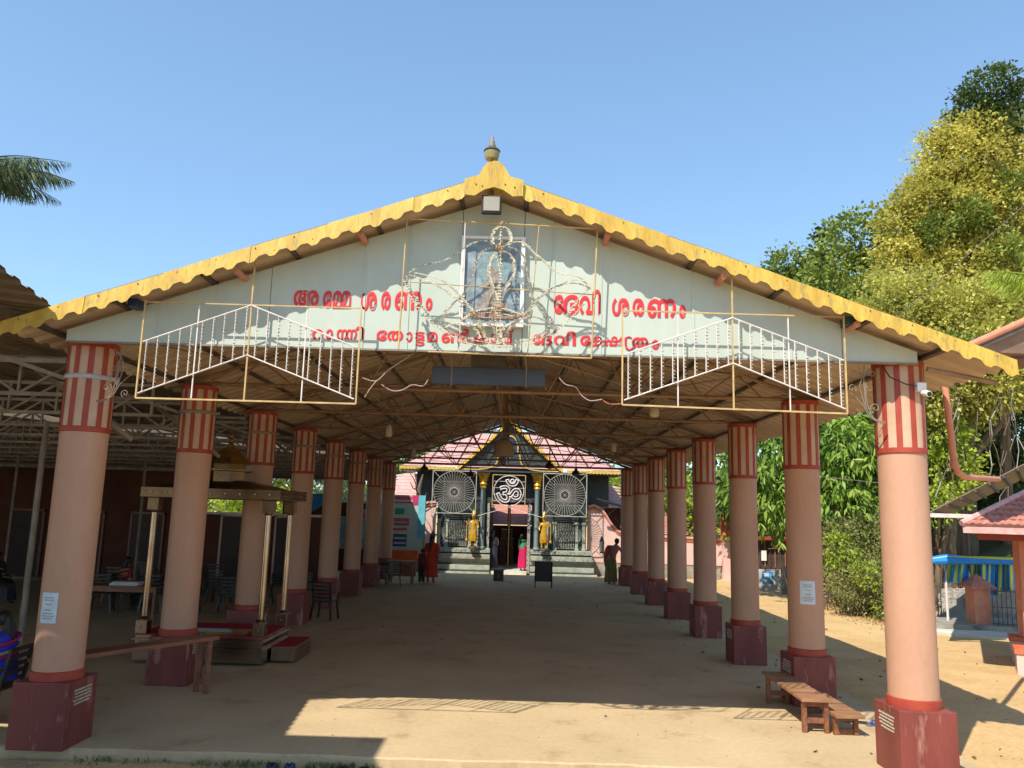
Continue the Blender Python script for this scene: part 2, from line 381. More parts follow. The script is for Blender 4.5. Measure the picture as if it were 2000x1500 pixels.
# trusses
CZ = 4.29
for k, y in enumerate(YC+[30.65]):
    m = MB(); m.tube([(XL-.2, y, CZ), (XR+.2, y, CZ)], .030, 8); t = m.build('truss_chord', STEEL, hall, smooth=True)
    for s in (-1, 1):
        xe = RX+s*4.75; m = MB(); m.tube([(RX, y, RZ0-.10), (xe, y, zr(xe)-.095)], .027, 8); m.build('rafter', STEEL, t, smooth=True)
        seq = [('r', .02), ('c', .75), ('r', 1.35), ('c', 1.95), ('r', 2.55), ('c', 3.05), ('r', 3.55), ('c', 3.95)]
        for (a, d0), (b, d1) in zip(seq, seq[1:]):
            p0 = (RX+s*d0, y, zr(RX+s*d0)-.1 if a == 'r' else CZ); p1 = (RX+s*d1, y, zr(RX+s*d1)-.1 if b == 'r' else CZ)
            m = MB(); m.tube([p0, p1], .016, 6); m.build('web_strut', STEEL, t)
    m = MB(); m.tube([(RX, y, CZ), (RX, y, RZ0-.1)], .022, 6); m.build('king_post', STEEL, t)
for x, z in ((RX, CZ+.04), (RX-2.05, CZ+.035), (RX+2.05, CZ+.035)):
    m = MB(); m.tube([(x, YC[0]+.1, z), (x, 30.6, z)], .018, 6); m.build('tie_pipe', STEEL, hall)
for k in range(7):                                   # lattice below the ridge
    m = MB(); a, b = YC[k], YC[k+1]; c = (a+b)/2
    m.tube([(RX, a, CZ+.04), (RX, c, RZ0-.18)], .012, 5); m.tube([(RX, c, RZ0-.18), (RX, b, CZ+.04)], .012, 5)
    for q in (-1, 1):
        xa, xb = RX+q*2.55, RX+q*2.55
        m.tube([(RX+q*3.6, a, zr(RX+q*3.6)-.1), (RX+q*1.2, b, zr(RX+q*1.2)-.1)], .013, 5)
    m.build('brace', STEEL, hall)
for k in range(7):                                   # thin wind bracing rods lying in the plane of the chords
    a, b = YC[k], YC[k+1]
    for x0_, x1_ in ((-4.6, -2.4), (-2.4, -.4), (-.2, 1.9), (1.9, 4.0)):
        m = MB(); m.tube([(x0_, a, CZ+.05), (x1_, b, CZ+.05)], .008, 4); m.tube([(x1_, a, CZ+.065), (x0_, b, CZ+.065)], .008, 4); m.build('wind_brace', STEEL, hall)
# gable board in panels
BY = 8.42
edges = [-4.89, -3.93, -3.30, -2.72, -1.70, -1.22, -.66, .02, .35, .86, 1.86, 2.9, 3.45, 4.25]
def btop(x): return zr(x)-.09
for a, b in zip(edges, edges[1:]):
    a2, b2 = a+.004, b-.004
    top = [(b2, btop(b2))]+([(RX, btop(RX))] if a2 < RX < b2 else [])+[(a2, btop(a2))]
    m = MB(); m.prism([(a2, 4.195), (b2, 4.195)]+top, BY, BY+.02); m.build('gable_panel', BOARD, hall)
m = MB(); m.bx(-4.87, 4.23, BY+.02, BY+.06, 4.19, 4.25); m.bx(-4.89, 4.25, BY-.012, BY-.001, 4.185, 4.205); m.build('board_rail', GREYST, hall)
for x in (-3.93, -3.30, -1.70, -1.22, .35, .86, 1.86, 2.9):   # joint battens
    m = MB(); m.bx(x-.012, x+.012, BY-.008, BY-.001, 4.2, btop(x)-.02); m.build('batten', BOARD, hall)
# scalloped fascia
FY = 8.07
def ftop(x): return 6.07-RS*abs(x-RX)
def fbot(x, d):
    p = (d/.215) % 1.0
    w = 0 if p < .35 else ((p-.35)/.2 if p < .55 else (1 if p < .8 else (1-p)/.2))
    return ftop(x)-.148-.044*w
for x0, x1 in ((RX, EL), (RX, ER)):
    n = 330; top, bot = [], []
    for i in range(n+1):
        x = x0+(x1-x0)*i/n; d = abs(x-RX)
        dz = .01*math.sin(d*3.1)+.006*math.sin(d*9)
        top.append((x, FY, ftop(x)+dz*.3)); bot.append((x, FY-.02, fbot(x, d)+dz))
    for j in range(6):                                # overlapping lengths of sheet, screwed near both edges
        a_, b_ = 55*j, min(n, 55*(j+1)+3); dy = -.007*(j % 2)
        m = MB(); m.strip([(p[0], p[1]+dy, p[2]+.002*(j % 2)) for p in top[a_:b_+1]], [(p[0], p[1]+dy, p[2]-.004*(j % 2)) for p in bot[a_:b_+1]], .005); m.build('fascia_sheet', YEL, hall)
    m = MB()
    for i in range(6, n, 13):
        if i % 55 > 4: m.ball((top[i][0], FY-.012, top[i][2]-.035-.09*((i//13) % 2)), .0075, 6, 4)
    m.build('fascia_screws', STEELD, hall, kind='stuff')
    m = MB()
    m.add([(x, FY+a, z+.004) for a in (0, .22) for x, _, z in top[::6]], [(i, i+1, len(top[::6])+i+1, len(top[::6])+i) for i in range(len(top[::6])-1)])
    m.build('roof_edge_flashing', YEL, hall)
m = MB()
prof = [(-.31, 5.81), (-.31, 5.985), (-.16, 6.03), (-.13, 6.10), (-.08, 6.17), (0, 6.195), (.08, 6.17), (.13, 6.09), (.17, 6.02), (.31, 5.985), (.31, 5.81),
        (.20, 5.80), (.10, 5.87), (0, 5.90), (-.10, 5.87), (-.20, 5.80)]
m.prism([(RX+a, b) for a, b in prof][::-1], FY-.05, FY-.026); m.tube([(RX, FY-.03, 6.10), (RX, FY+1.2, 6.10)], .10, 14)
m.build('ridge_end_cap', YEL, hall, smooth=False)
for px, py in ((800,312),(835,322),(962,314),(1015,330)):
    p = at(650+px/2.857, 250+py/2.857, FY-.055); m = MB(); m.ball(p, .008, 6, 4); m.build('bolt_head', STEELD, hall)
for x in (-3.0, -1.72, .9, 2.12, 3.5):               # purlin ends and brackets poking out below the fascia
    m = MB(); m.tube([(x, FY+.06, zr(x)-.13), (x, BY+.3, zr(x)-.13)], .035, 8); m.build('pipe_end', SALMON, hall)
m = MB(); m.tube([(4.28, 8.3, 4.12), (5.0, 8.3, 3.99)], .028, 8); m.build('eave_bracket', STEEL, hall)
# lettering, painted glyph by glyph
def glyph(ch, box, name='lettering'):
    c = bpy.data.curves.new('t', 'FONT'); c.body = ch; c.bevel_depth = .034; c.bevel_resolution = 0; c.extrude = 0
    o = bpy.data.objects.new('t', c); COL.objects.link(o)
    dg = bpy.context.evaluated_depsgraph_get(); dg.update()
    me = bpy.data.meshes.new_from_object(o.evaluated_get(dg)); bpy.data.objects.remove(o)
    if not len(me.vertices): return [], []
    V = np.array([v.co[:] for v in me.vertices]); F = [tuple(p.vertices) for p in me.polygons]
    lo, hi = V.min(0), V.max(0)
    x0, x1, y0, y1 = box
    A, B = at(x0, y1, BY), at(x1, y0, BY); sk_ = (at(x1, y1, BY).z-A.z)
    u = (V[:, 0]-lo[0])/max(1e-6, hi[0]-lo[0]); v = (V[:, 1]-lo[1])/max(1e-6, hi[1]-lo[1])
    X = A.x+(B.x-A.x)*u; Z = A.z+(at(x0, y0, BY).z-A.z)*v+sk_*u
    W_ = V[:, 2]-lo[2]; W_ = W_/max(1e-6, W_.max())*.003
    return [(float(x), BY-.005-float(w), float(z)) for x, z, w in zip(X, Z, W_)], F
G = [("അ",(572.5,624,567,602)),("േ",(630,649,568,602)),("മ",(649,669,568,603)),("മ",(665,687,568,603)),("ശ",(704,737,569,607)),("ര",(743.5,764,569,606)),
 ("ണ",(770,824.5,569,607)),("ം",(831,845,582,607)),
 ("േ",(1080,1100,576,614)),("ദ",(1099,1131,576,615)),("വ",(1131,1161,578,616)),("ി",(1156,1175,566,616)),("ശ",(1195,1229,582,618)),("ര",(1235,1258,583,619)),
 ("ണ",(1264,1320,584,622)),("ം",(1326,1339,596,622)),
 ("റ",(609,632,643,664)),("ാ",(636,651,643,664)),("ന",(657,680,643,664)),("ന",(675,698,643,664)),("ി",(694,712,637,664)),
 ("േ",(735,756,645,666)),("ത",(756,788,646,666)),("ാ",(792,806,648,668)),("ട",(810,830,648,662)),("ട",(811,830,661,676)),("മ",(834,855,648,668)),
 ("ൺ",(862,919,642,670)),("ക",(924,955,650,671)),("ാ",(958,970,651,671)),("വ",(974,1000,651,672)),("്",(994,1003,643,650)),
 ("േ",(1040,1056,653,674)),("ദ",(1056,1080,653,675)),("വ",(1082,1111,655,675)),("ി",(1106,1125,647,676)),
 ("േ",(1133,1153,655,676)),("ക",(1153,1183,656,677)),("ഷ",(1181,1215,657,677)),("ത",(1234,1266,659,680)),("ം",(1273,1287,664,683))]
for ch, bx_ in G:
    vv, ff = glyph(ch, bx_)
    if vv:
        m = MB(); m.add(vv, ff)
        me = bpy.data.meshes.new('letter'); me.from_pydata([tuple(Vector(v)-world_loc(hall)) for v in m.V], [], m.F); me.materials.append(LETTER)
        o = bpy.data.objects.new('letter', me); COL.objects.link(o); o.parent = hall
m = MB(); m.tube([at(*q, BY-.004) for q in ((1222,660),(1222,672),(1224,681),(1230,684),(1236,680))], .012, 6); m.build('letter', LETTER, hall)
m = MB(); m.tube([at(*q, BY-.004) for q in ((1222,660),(1228,658),(1233,660))], .010, 6); m.build('letter', LETTER, hall)
# small picture panel on the gable
pic = thing('framed_picture', (-.315, 8.36, 4.48), 'blue grey framed panel with a seated figure on the gable behind the lotus frame', 'picture')
PICM, N_, L_, P_ = newmat('painted_panel')
tc = N_.new('ShaderNodeTexCoord'); nz = N_.new('ShaderNodeTexNoise'); nz.inputs['Scale'].default_value = 9
cr = N_.new('ShaderNodeValToRGB'); e = cr.color_ramp.elements; e[0].position = .38; e[0].color = (.16,.21,.25,1); e[1].position = .62; e[1].color = (.28,.34,.37,1)
L_.new(tc.outputs['Object'], nz.inputs[0]); L_.new(nz.outputs[0], cr.inputs[0]); L_.new(cr.outputs[0], P_.inputs['Base Color']); P_.inputs['Roughness'].default_value = .35
m = MB(); m.bx(-.63, .0, 8.38, 8.40, 4.50, 5.44); m.build('panel', PICM, pic)
for a in ((-.66,-.62,4.47,5.47), (-.01,.03,4.47,5.47)):
    m = MB(); m.bx(a[0], a[1], 8.34, 8.405, a[2], a[3]); m.build('frame_side', WHITE, pic)
for a in ((-.62,-.01,5.44,5.47), (-.62,-.01,4.47,4.505)):
    m = MB(); m.bx(a[0], a[1], 8.34, 8.405, a[2], a[3]); m.build('frame_rail', WHITE, pic)
TEAL = M('teal_halo_paint', (.13,.21,.24), (.24,.33,.36), .5, 30); FIG = M('figure_paint', (.20,.16,.15), (.36,.32,.29), .5, 30)
m = MB(); m.lathe((0,0,0), [(.20,-.002),(.20,.002)], 28); m.V = [(-.30+v[0]*.85, 8.376+v[2], 5.10+v[1]*1.05) for v in m.V]; m.build('painted_halo', TEAL, pic)
m = MB(); m.prism([(-.50,4.64),(-.12,4.64),(-.15,4.73),(-.22,4.78),(-.20,4.94),(-.25,5.00),(-.26,5.09),(-.31,5.15),(-.36,5.09),(-.37,5.00),(-.42,4.94),(-.40,4.78),(-.47,4.73)], 8.368, 8.372); m.build('painted_figure', FIG, pic)
m = MB(); m.prism([(-.54,4.56),(-.06,4.56),(-.02,4.62),(-.58,4.62)], 8.366, 8.37); m.build('painted_seat', M('dull_pink_paint', (.34,.18,.14), (.26,.14,.11), .5, 20), pic)

# ------------------------------------------------------------------ light frames hanging before the gable
def bulbs_on(mb, a, b, step=.055, r=.008, side=.014):
    a, b = Vector(a), Vector(b); n = max(1, int((b-a).length/step))
    for i in range(n+1):
        p = a.lerp(b, i/n); s = side if i % 2 else side*.8
        mb.bar(p+Vector((0, -.004, 0)), p+Vector((s*1.7, -.012, -.006)), .009, .009)
def light_frame(x0, x1, zt, zb0, zb1, xm, label):
    """yellow rectangle with a white pitched inner frame of bars, hung in the plane y=8.2"""
    y = 8.2; t = thing('light_frame', (xm, y, zb0), label, 'light frame', 'pitched light frames on the front')
    zl = zb0; zrr = zb1
    def zb(x): return zl+(zrr-zl)*(x-x0)/(x1-x0)
    for x in (x0, x1): m = MB(); m.bar((x, y, zb(x)), (x, y, zt+.02), .016, .016); m.build('upright', FYEL, t)
    m = MB(); m.bar((xm, y, zb(xm)), (xm, y, 5.1), .016, .016); m.build('upright', FYEL, t)
    m = MB(); m.bar((x0, y, zt), (x1, y, zt-.01), .014, .014); m.build('top_rail', FYEL, t)
    m = MB(); m.bar((x0, y, zl), (x1, y, zrr), .017, .017); m.build('bottom_rail', FYEL, t)
    for f_ in (.25, .75):
        x = x0+(x1-x0)*f_; m = MB(); m.bar((x, y+.012, zb(x)), (x, y+.012, zt), .012, .012); m.build('thin_upright', WHITEP, t)
    up = lambda x: (4.16+.43*(1-abs(x-xm)/((xm-x0) if x < xm else (x1-xm))))
    dn = lambda x: (zb(x)+.04+.44*(1-abs(x-xm)/((xm-x0) if x < xm else (x1-xm))))
    for fn, nm in ((up, 'upper_pitch'), (dn, 'lower_pitch')):
        for a, b in ((x0+.02, xm), (xm, x1-.02)):
            m = MB(); m.tube([(a, y-.01, fn(a)), (b, y-.01, fn(b))], .008, 6); m.build(nm, WHITEP, t)
    n = 20
    for i in range(n):
        x = x0+.06+(x1-x0-.12)*i/(n-1); m = MB(); m.tube([(x, y-.01, dn(x)), (x, y-.01, up(x))], .0062, 6)
        b = m.build('bar', WHITEP, t)
        m = MB(); bulbs_on(m, (x, y-.01, dn(x)+.03), (x, y-.01, up(x)-.02), .036); m.build('bulb_string', BULB, b, kind='stuff')
    return t
light_frame(-3.965, -1.68, 4.60, 3.575, 3.575, -2.84, 'pitched white barred light frame hanging left of the lettering')
light_frame(1.07, 3.385, 4.64, 3.64, 3.61, 2.22, 'pitched white barred light frame hanging right of the lettering')
# lotus-shaped light ornament
lot = thing('lotus_light_ornament', (-.26, 8.14, 4.17), 'large lotus shaped bulb ornament on thin pipes before the gable centre', 'light ornament')
y = 8.2
for a, b in (((795,427),(1167,447)), ((836,687),(1155,700))):
    m = MB(); m.tube([at(*a, y), at(*b, y)], .009, 6); m.build('pipe', FYEL, lot)
for a, b in (((795,427),(778,682)), ((1167,447),(1155,700)), ((909,432),(896,690)), ((1053,440),(1030,695)), ((792,550),(1163,576))):
    m = MB(); m.tube([at(*a, y), at(*b, y)], .006 if a[0] in (792, 909, 1053) else .009, 6); m.build('pipe', FYEL if a[0] != 909 else WHITEP, lot)
c3 = lambda X, Y_: (770+X/4.762, 400+Y_/4.762)
curves = [
 [(150,620),(230,570),(330,550),(450,520),(560,470),(640,410),(700,370),(780,340),(850,335),(920,370)],
 [(920,370),(915,310),(925,250),(960,210),(1010,205),(1060,235),(1085,290),(1080,340),(1050,375)],
 [(1050,375),(1110,345),(1190,350),(1250,390),(1320,460),(1400,530),(1470,600),(1560,640),(1680,660),(1760,700),(1810,770)],
 [(920,385),(830,430),(770,520),(740,620),(710,700),(680,780),(640,840),(560,910),(480,990),(450,1070),(480,1140)],
 [(950,440),(900,500),(880,580),(885,660),(910,740),(940,820),(950,900)],
 [(1010,430),(1070,460),(1110,520),(1120,590),(1100,670),(1060,740),(1010,800),(990,870)],
 [(1060,390),(1140,420),(1200,480),(1220,560),(1240,660),(1260,770),(1290,850),(1330,940),(1400,1020),(1450,1090),(1480,1160)],
 [(150,625),(280,650),(420,690),(520,760),(600,830),(680,920),(740,1010)],
 [(150,650),(260,690),(380,740),(470,790),(560,860),(640,850)],
 [(110,660),(140,760),(220,900),(320,1020),(420,1110),(540,1190),(680,1240),(850,1280),(1030,1300),(1200,1270),(1350,1210),(1460,1140)],
 [(90,700),(140,830),(240,980),(370,1110),(500,1200),(640,1270),(800,1310),(1000,1325),(1200,1310),(1380,1240),(1520,1160),(1660,1040),(1770,920)],
 [(1820,770),(1730,860),(1660,950),(1600,1040)],
 [(1810,770),(1700,730),(1560,740),(1430,800),(1340,870),(1290,930)],
 [(1780,710),(1650,700),(1540,750),(1420,790)],
 [(640,1060),(760,990),(900,960),(1040,970),(1160,1010),(1280,1040)],
 [(640,1000),(760,1040),(900,1050),(1060,1040),(1180,1000)],
 [(620,1080),(740,1020),(860,1000),(980,1010),(1100,1030),(1230,1060)],
 [(450,1060),(520,1010),(640,1000),(720,1040),(780,1110),(830,1190),(860,1260)],
 [(1480,1160),(1400,1080),(1280,1040),(1160,1070),(1080,1130),(1040,1210)],
 [(940,440),(985,640),(970,800),(955,960),(950,1100),(960,1290)],
 [(985,230),(990,440),(985,640),(980,800),(975,960),(980,1100),(985,1280)],
 [(900,780),(930,880),(940,980),(930,1100),(940,1250)],
 [(600,900),(700,950),(780,1040),(830,1140),(850,1230)],
 [(1300,930),(1220,1010),(1120,1080),(1060,1180),(1030,1270)],
 [(680,1130),(760,1090),(860,1100),(920,1150),(950,1230)],
 [(1240,1120),(1150,1090),(1060,1110),(1010,1160),(985,1230)],
 [(470,1140),(560,1100),(680,1110),(760,1160),(800,1240)],
 [(1340,950),(1400,1000),(1480,1090),(1500,1180),(1400,1230)]]
def smoothp(P, n=6):
    out = []
    for i in range(len(P)-1):
        p0, p1, p2, p3 = [np.array(P[max(0, min(len(P)-1, j))], float) for j in (i-1, i, i+1, i+2)]
        for k in range(n):
            t = k/n; out.append(.5*((2*p1)+(-p0+p2)*t+(2*p0-5*p1+4*p2-p3)*t*t+(-p0+3*p1-3*p2+p3)*t**3))
    out.append(np.array(P[-1], float)); return out
for i, cv in enumerate(curves):
    yy = 8.10+.012*(i % 6); pts = [at(*c3(*q), yy) for q in smoothp(cv)]
    m = MB(); m.tube(pts, .0052, 5); o = m.build('curved_wire', CREAM, lot)
    m = MB(); L_ = 0
    for a, b in zip(pts, pts[1:]): bulbs_on(m, a, b, .034, side=.012*random.choice((-1, 1)))
    m.build('bulb_string', BULB if i % 3 == 0 else CREAM, o, kind='stuff')
m = MB()
for i in range(60):                                  # dried garland knots
    q = random.choice([(985,380),(985,420),(940,1000),(960,1060),(1180,1020),(1000,180),(980,950),(760,1000)])
    m.ball(at(*c3(q[0]+random.gauss(0,30), q[1]+random.gauss(0,18)), 8.09+random.random()*.03), random.uniform(.008,.016), 6, 4)
m.build('garland_knots', M('dried_garland', (.36,.16,.11), (.42,.33,.17), .8, 60), lot, kind='stuff')
# floodlight, finial lamp, camera, speaker boxes
t = thing('floodlight', (-.34, 8.2, 5.6), 'square black rimmed floodlight under the gable peak', 'floodlight')
m = MB(); m.bx(-.445, -.235, 8.06, 8.12, 5.625, 5.825); m.build('housing', BLACK, t, bevel=.01)
m = MB(); m.bx(-.425, -.255, 8.052, 8.058, 5.65, 5.805); m.build('lens', M('flood_lens', (.33,.31,.26), (.30,.28,.23), .3), t)
m = MB(); m.tube([(-.34, 8.1, 5.82), (-.34, 8.12, 5.9), (-.34, 8.35, 5.9)], .012, 6); m.build('bracket', STEELD, t)
t = thing('finial_lamp', (-.355, 8.2, 6.19), 'small hooded lamp finial standing on the roof peak', 'lamp')
m = MB(); m.tube([(-.345, 8.2, 6.15), (-.355, 8.2, 6.30)], .013, 8); m.build('stem', STEEL, t)
m = MB(); m.lathe((-.36, 8.2, 0), [(.01,6.285),(.068,6.29),(.080,6.33),(.082,6.37),(.07,6.385),(.01,6.39)], 20); m.build('lamp_glass', M('old_lamp_glass', (.30,.27,.13), (.22,.19,.09), .35, 9), t, smooth=True)
m = MB(); m.lathe((-.36, 8.2, 0), [(.085,6.375),(.092,6.385),(.075,6.405),(.04,6.425),(.01,6.43)], 20); m.build('hood', STEELD, t, smooth=True)
m = MB(); m.lathe((-.36, 8.2, 0), [(.035,6.42),(.04,6.45),(.028,6.475),(.03,6.49),(.014,6.52),(.016,6.54),(.006,6.57),(.001,6.585)], 14); m.build('spire', GREYST, t, smooth=True)
t = thing('security_camera', (4.28, 8.45, 3.9), 'white security camera fixed on the right front column', 'camera')
m = MB(); m.bx(4.235, 4.335, 8.43, 8.51, 3.905, 4.0); m.build('junction_box', WHITE, t, bevel=.008)
m = MB(); m.tube([(4.30, 8.44, 3.89), (4.305, 8.33, 3.86)], .033, 14); cb = m.build('camera_body', WHITE, t, smooth=True)
m = MB(); m.tube([(4.305, 8.331, 3.861), (4.3052, 8.322, 3.858)], .024, 14); m.build('lens', BLACK, cb)
m = MB(); m.tube([(4.235, 8.44, 3.96), (4.1, 8.40, 3.97), (3.95, 8.44, 4.05), (3.9, 8.5, 4.19)], .007, 6); m.build('cable', BLACK, t)
for nm, (px, py), mt_, lab in (('speaker_box', (262,592), M('navy_plastic',(.02,.025,.08),(.03,.03,.10),.4), 'small navy box speaker under the left fascia'),
                               ('junction_box', (1662,627), M('green_plastic',(.02,.06,.05),(.03,.08,.07),.4), 'small dark green junction box under the right fascia')):
    p = at(px, py, 8.22); m = MB(); m.bx(p.x-.05, p.x+.05, 8.18, 8.38, p.z-.045, p.z+.045); o = m.build(nm, mt_, bevel=.006); tag(o, lab, 'box')
# iron scroll brackets beside both front columns
def spiral(c, r0, turns, a0, s=1, n=26):
    return [(c[0]+r0*(1-.85*i/n)*math.cos(a0+s*turns*2*math.pi*i/n), c[1], c[2]+r0*(1-.85*i/n)*math.sin(a0+s*turns*2*math.pi*i/n)) for i in range(n+1)]
def scroll(x0, s, label):
    t = thing('scroll_bracket', (x0, 8.5, 3.6), label, 'iron bracket', 'scroll ironwork beside the front columns'); y = 8.5
    for c, r, tu, a, d in (((.10,y,3.72),.06,1.3,-1.2,1), ((.30,y,3.66),.045,1.3,-2,-1), ((.16,y,3.92),.04,1.3,-1,1), ((.34,y,3.93),.05,1.3,-1.9,-1), ((.12,y,4.10),.05,1.2,1.2,-1), ((.30,y,4.10),.06,1.2,2,1)):
        m = MB(); m.tube([(x0+s*p[0], p[1], p[2]) for p in spiral(c, r, tu, a, d)], .0045, 5); m.build('scroll', GREYST, t)
    for P in ([(0,3.56),(.12,3.60),(.20,3.72),(.26,3.95)], [(.02,3.55),(.16,3.62),(.24,3.76),(.36,3.88)], [(.26,3.95),(.22,4.05),(.16,4.12)], [(.20,3.75),(.21,4.0),(.20,4.18)], [(.0,3.57),(.13,3.62),(.19,3.80),(.19,4.0)]):
        m = MB(); m.tube([(x0+s*a, y, b) for a, b in [tuple(q) for q in smoothp(P, 4)]], .0055, 5); m.build('stem', GREYST, t)
scroll(XL+.27, 1, 'curling iron scrolls beside the left front column'); scroll(XR-.27, -1, 'curling iron scrolls beside the right front column')
# hanging LED board
t = thing('led_sign_board', (-.35, 8.95, 3.92), 'switched off dark LED sign board hanging under the gable', 'sign board')
m = MB(); m.bx(-.985, .295, 8.9, 8.99, 3.92, 4.12); m.build('case', LEDM, t, bevel=.006)
for x in (-.76, .08): m = MB(); m.bar((x, 8.893, 3.90), (x, 8.893, 4.14), .014, .01); m.bar((x, 8.9, 4.13), (x-.03, 8.75, 4.29), .012, .012); m.build('hanger_strap', GREYST, t)
m = MB(); m.bx(-.55, -.15, 8.93, 9.0, 4.12, 4.27); m.build('mount_plate', STEELD, t)
# loose cables
for i, P in enumerate(([(708,738),(735,744),(760,722),(808,690)], [(735,744),(722,760),(712,776)], [(745,751),(765,763),(785,762),(805,752),(826,754),(836,742)],
             [(1092,738),(1105,751),(1124,756),(1134,770),(1143,778),(1155,783),(1176,780)], [(1178,782),(1190,789),(1212,789)])):
    m = MB(); m.tube([at(*q, 8.55) for q in smoothp(P, 5)], .006, 5)
    o = m.build('loose_cable', M('cable_%d' % i, (.42,.32,.28) if i != 4 else (.5,.2,.1), None, .5))
    tag(o, ['long white cable sagging from the left light frame to the LED board', 'short cable tail dangling below the long white cable', 'wavy lilac cable running to the left end of the LED board',
            'kinked pale cable running from the LED board towards the right light frame', 'short orange cable end at the right light frame'][i], 'cable')
# lamps and fans hanging from the trusses
def hang_lamp(x, y, z, w, h, label):
    w *= .82; z += h*.15; h *= .85
    t = thing('hanging_lamp', (x, y, z), label, 'hanging lamp', 'covered lamps hanging from the hall trusses')
    m = MB(); m.lathe((x, y, 0), [(w*.3,z),(w*.48,z+.02),(w*.5,z+h*.4),(w*.42,z+h*.75),(w*.16,z+h*.95),(w*.12,z+h)], 12); m.build('shade', GLASSW, t, smooth=True)
    m = MB(); m.tube([(x, y, z+h), (x, y, CZ)], .006, 5); m.build('cord', STEELD, t)
hang_lamp(-2.40, YC[1]+3.08, 3.80, .16, .28, 'pale covered lamp hanging left of centre behind the second truss')
hang_lamp(2.02, YC[1], 3.94, .18, .20, 'short wide covered lamp hanging behind the right light frame')
hang_lamp(2.16, YC[3]+.0, 3.88, .16, .26, 'covered lamp hanging right of the temple roof peak')
hang_lamp(-2.71, YC[4], 3.85, .17, .28, 'covered lamp hanging over the left edge of the temple roof')
t = thing('lantern', (-.27, 16.2, 3.58), 'large dim dome shaded lantern hanging on the centre line', 'lantern')
m = MB(); m.lathe((-.27, 16.2, 0), [(.02,3.62),(.20,3.63),(.21,3.70),(.20,3.82),(.15,3.94),(.05,4.0)], 20); m.build('shade', M('amber_shade', (.28,.19,.12), (.22,.15,.09), .5), t, smooth=True)
m = MB(); m.lathe((-.27, 16.2, 0), [(.01,3.45),(.05,3.48),(.06,3.56),(.02,3.63)], 12); m.tube([(-.27,16.2,3.99),(-.27,16.2,4.6)], .01, 6); m.build('stem', STEELD, t, smooth=True)
FANM = M('maroon_fan', (.09,.018,.022), (.07,.015,.018), .4)
def fan(x, y, rz, label):
    t = thing('ceiling_fan', (x, y, 3.7), label, 'ceiling fan', 'ceiling fans hanging in the hall', rz)
    m = MB(); m.tube([(0,0,.14),(0,0,CZ-3.7)], .014, 6); m.lathe((0,0,0), [(.02,.12),(.06,.15),(.02,.20)], 10); m.build('rod', FANM, t, local=True)
    m = MB(); m.lathe((0,0,0), [(.02,-.02),(.11,0),(.13,.05),(.10,.10),(.03,.14)], 16); m.build('hub', FANM, t, local=True, smooth=True)
    for k in range(3):
        a = k*2*math.pi/3; ca, sa = math.cos(a), math.sin(a); m = MB()
        m.bar((ca*.12, sa*.12, .04), (ca*.62, sa*.62, .045), .12, .008); m.build('blade', FANM, t, local=True)
fan(-2.77, YC[5], .3, 'dark maroon ceiling fan hanging over the left temple eave'); fan(1.78, YC[5], .9, 'dark maroon ceiling fan hanging over the right temple eave')
fan(-1.55, YC[6], 1.4, 'dark ceiling fan above the left wheel grille'); fan(.86, YC[4], 2.0, 'dark ceiling fan high right of the gable peak')
# ------------------------------------------------------------------ the dark side hall on the left
sh = thing('side_hall', (-9, 20, 0), 'dark low side hall with tin roof and lattice girders left of the columns', 'side hall')
def zs(x, y): return 4.48+.10*(-4.85-x)+(.17*(8.07-y) if y < 8.07 else 0)
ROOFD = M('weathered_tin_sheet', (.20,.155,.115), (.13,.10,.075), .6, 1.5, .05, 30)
m = MB(); ys = []
for i in range(int((32-5.85)/.24)):
    b = 5.85+.24*i; ys += [(b, 0), (b+.09, 0), (b+.12, .03), (b+.21, .03)]
k = len(ys)
def xe(y): return -4.87 if y < 8.05 else -4.98
vs = [(x if j else xe(y), y, zs(x if j else xe(y), y)+h+(.02 if y > 8.05 else 0)) for j, x in enumerate((-4.87, -12.5, -26.0)) for y, h in ys]
fs = [(j*k+i, j*k+i+1, (j+1)*k+i+1, (j+1)*k+i) for j in range(2) for i in range(k-1)]
vs += [(x, y, z-.012) for x, y, z in vs]; fs += [tuple(3*k+q for q in f_[::-1]) for f_ in fs]
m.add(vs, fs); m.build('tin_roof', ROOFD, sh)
for x in (-5.6, -7.2, -8.8, -10.4, -12.0, -13.6, -15.5, -18, -21):
    m = MB(); m.bar((x, 5.9, zs(x, 5.9)-.05), (x, 8.07, zs(x, 8.07)-.05), .05, .05); m.bar((x, 8.07, zs(x, 8.07)-.05), (x, 31.9, zs(x, 31)-.05), .05, .05); m.build('purlin', GREYST, sh)
for q in range(12):
    yb = 9.2+1.95*q; m = MB()
    x0, x1 = -5.15, -22.0; zb, zt = 3.72, 4.14
    m.bar((x0, yb, zb), (x1, yb, zb), .05, .045); m.bar((x0, yb, zt), (x1, yb, zt), .05, .045)
    g_ = m.build('lattice_girder', GREYST, sh)
    n = 25
    m = MB()
    for i in range(n):
        xa, xb = x0+(x1-x0)*i/n, x0+(x1-x0)*(i+1)/n
        m.bar((xa, yb, zb), (xa, yb, zt), .03, .03); m.bar((xa, yb, zb), (xb, yb, zt), .03, .03) if i % 2 else m.bar((xa, yb, zt), (xb, yb, zb), .03, .03)
    m.build('lattice_web', GREYST, g_)
for k in range(7):                                   # knee braces from the left columns to the girders
    y = YC[k]+.1; m = MB(); m.bar((XL-.26, y, 3.85), (XL-1.15, y, 4.12), .045, .045)
    m.bar((XL-.9, y+.1, 4.12), (XL-.15, y+1.4, 3.30), .05, .05); m.bar((XL-.25, y, 4.05), (XL-1.3, y, 4.05), .05, .05); m.build('knee_brace', GREYST, sh)
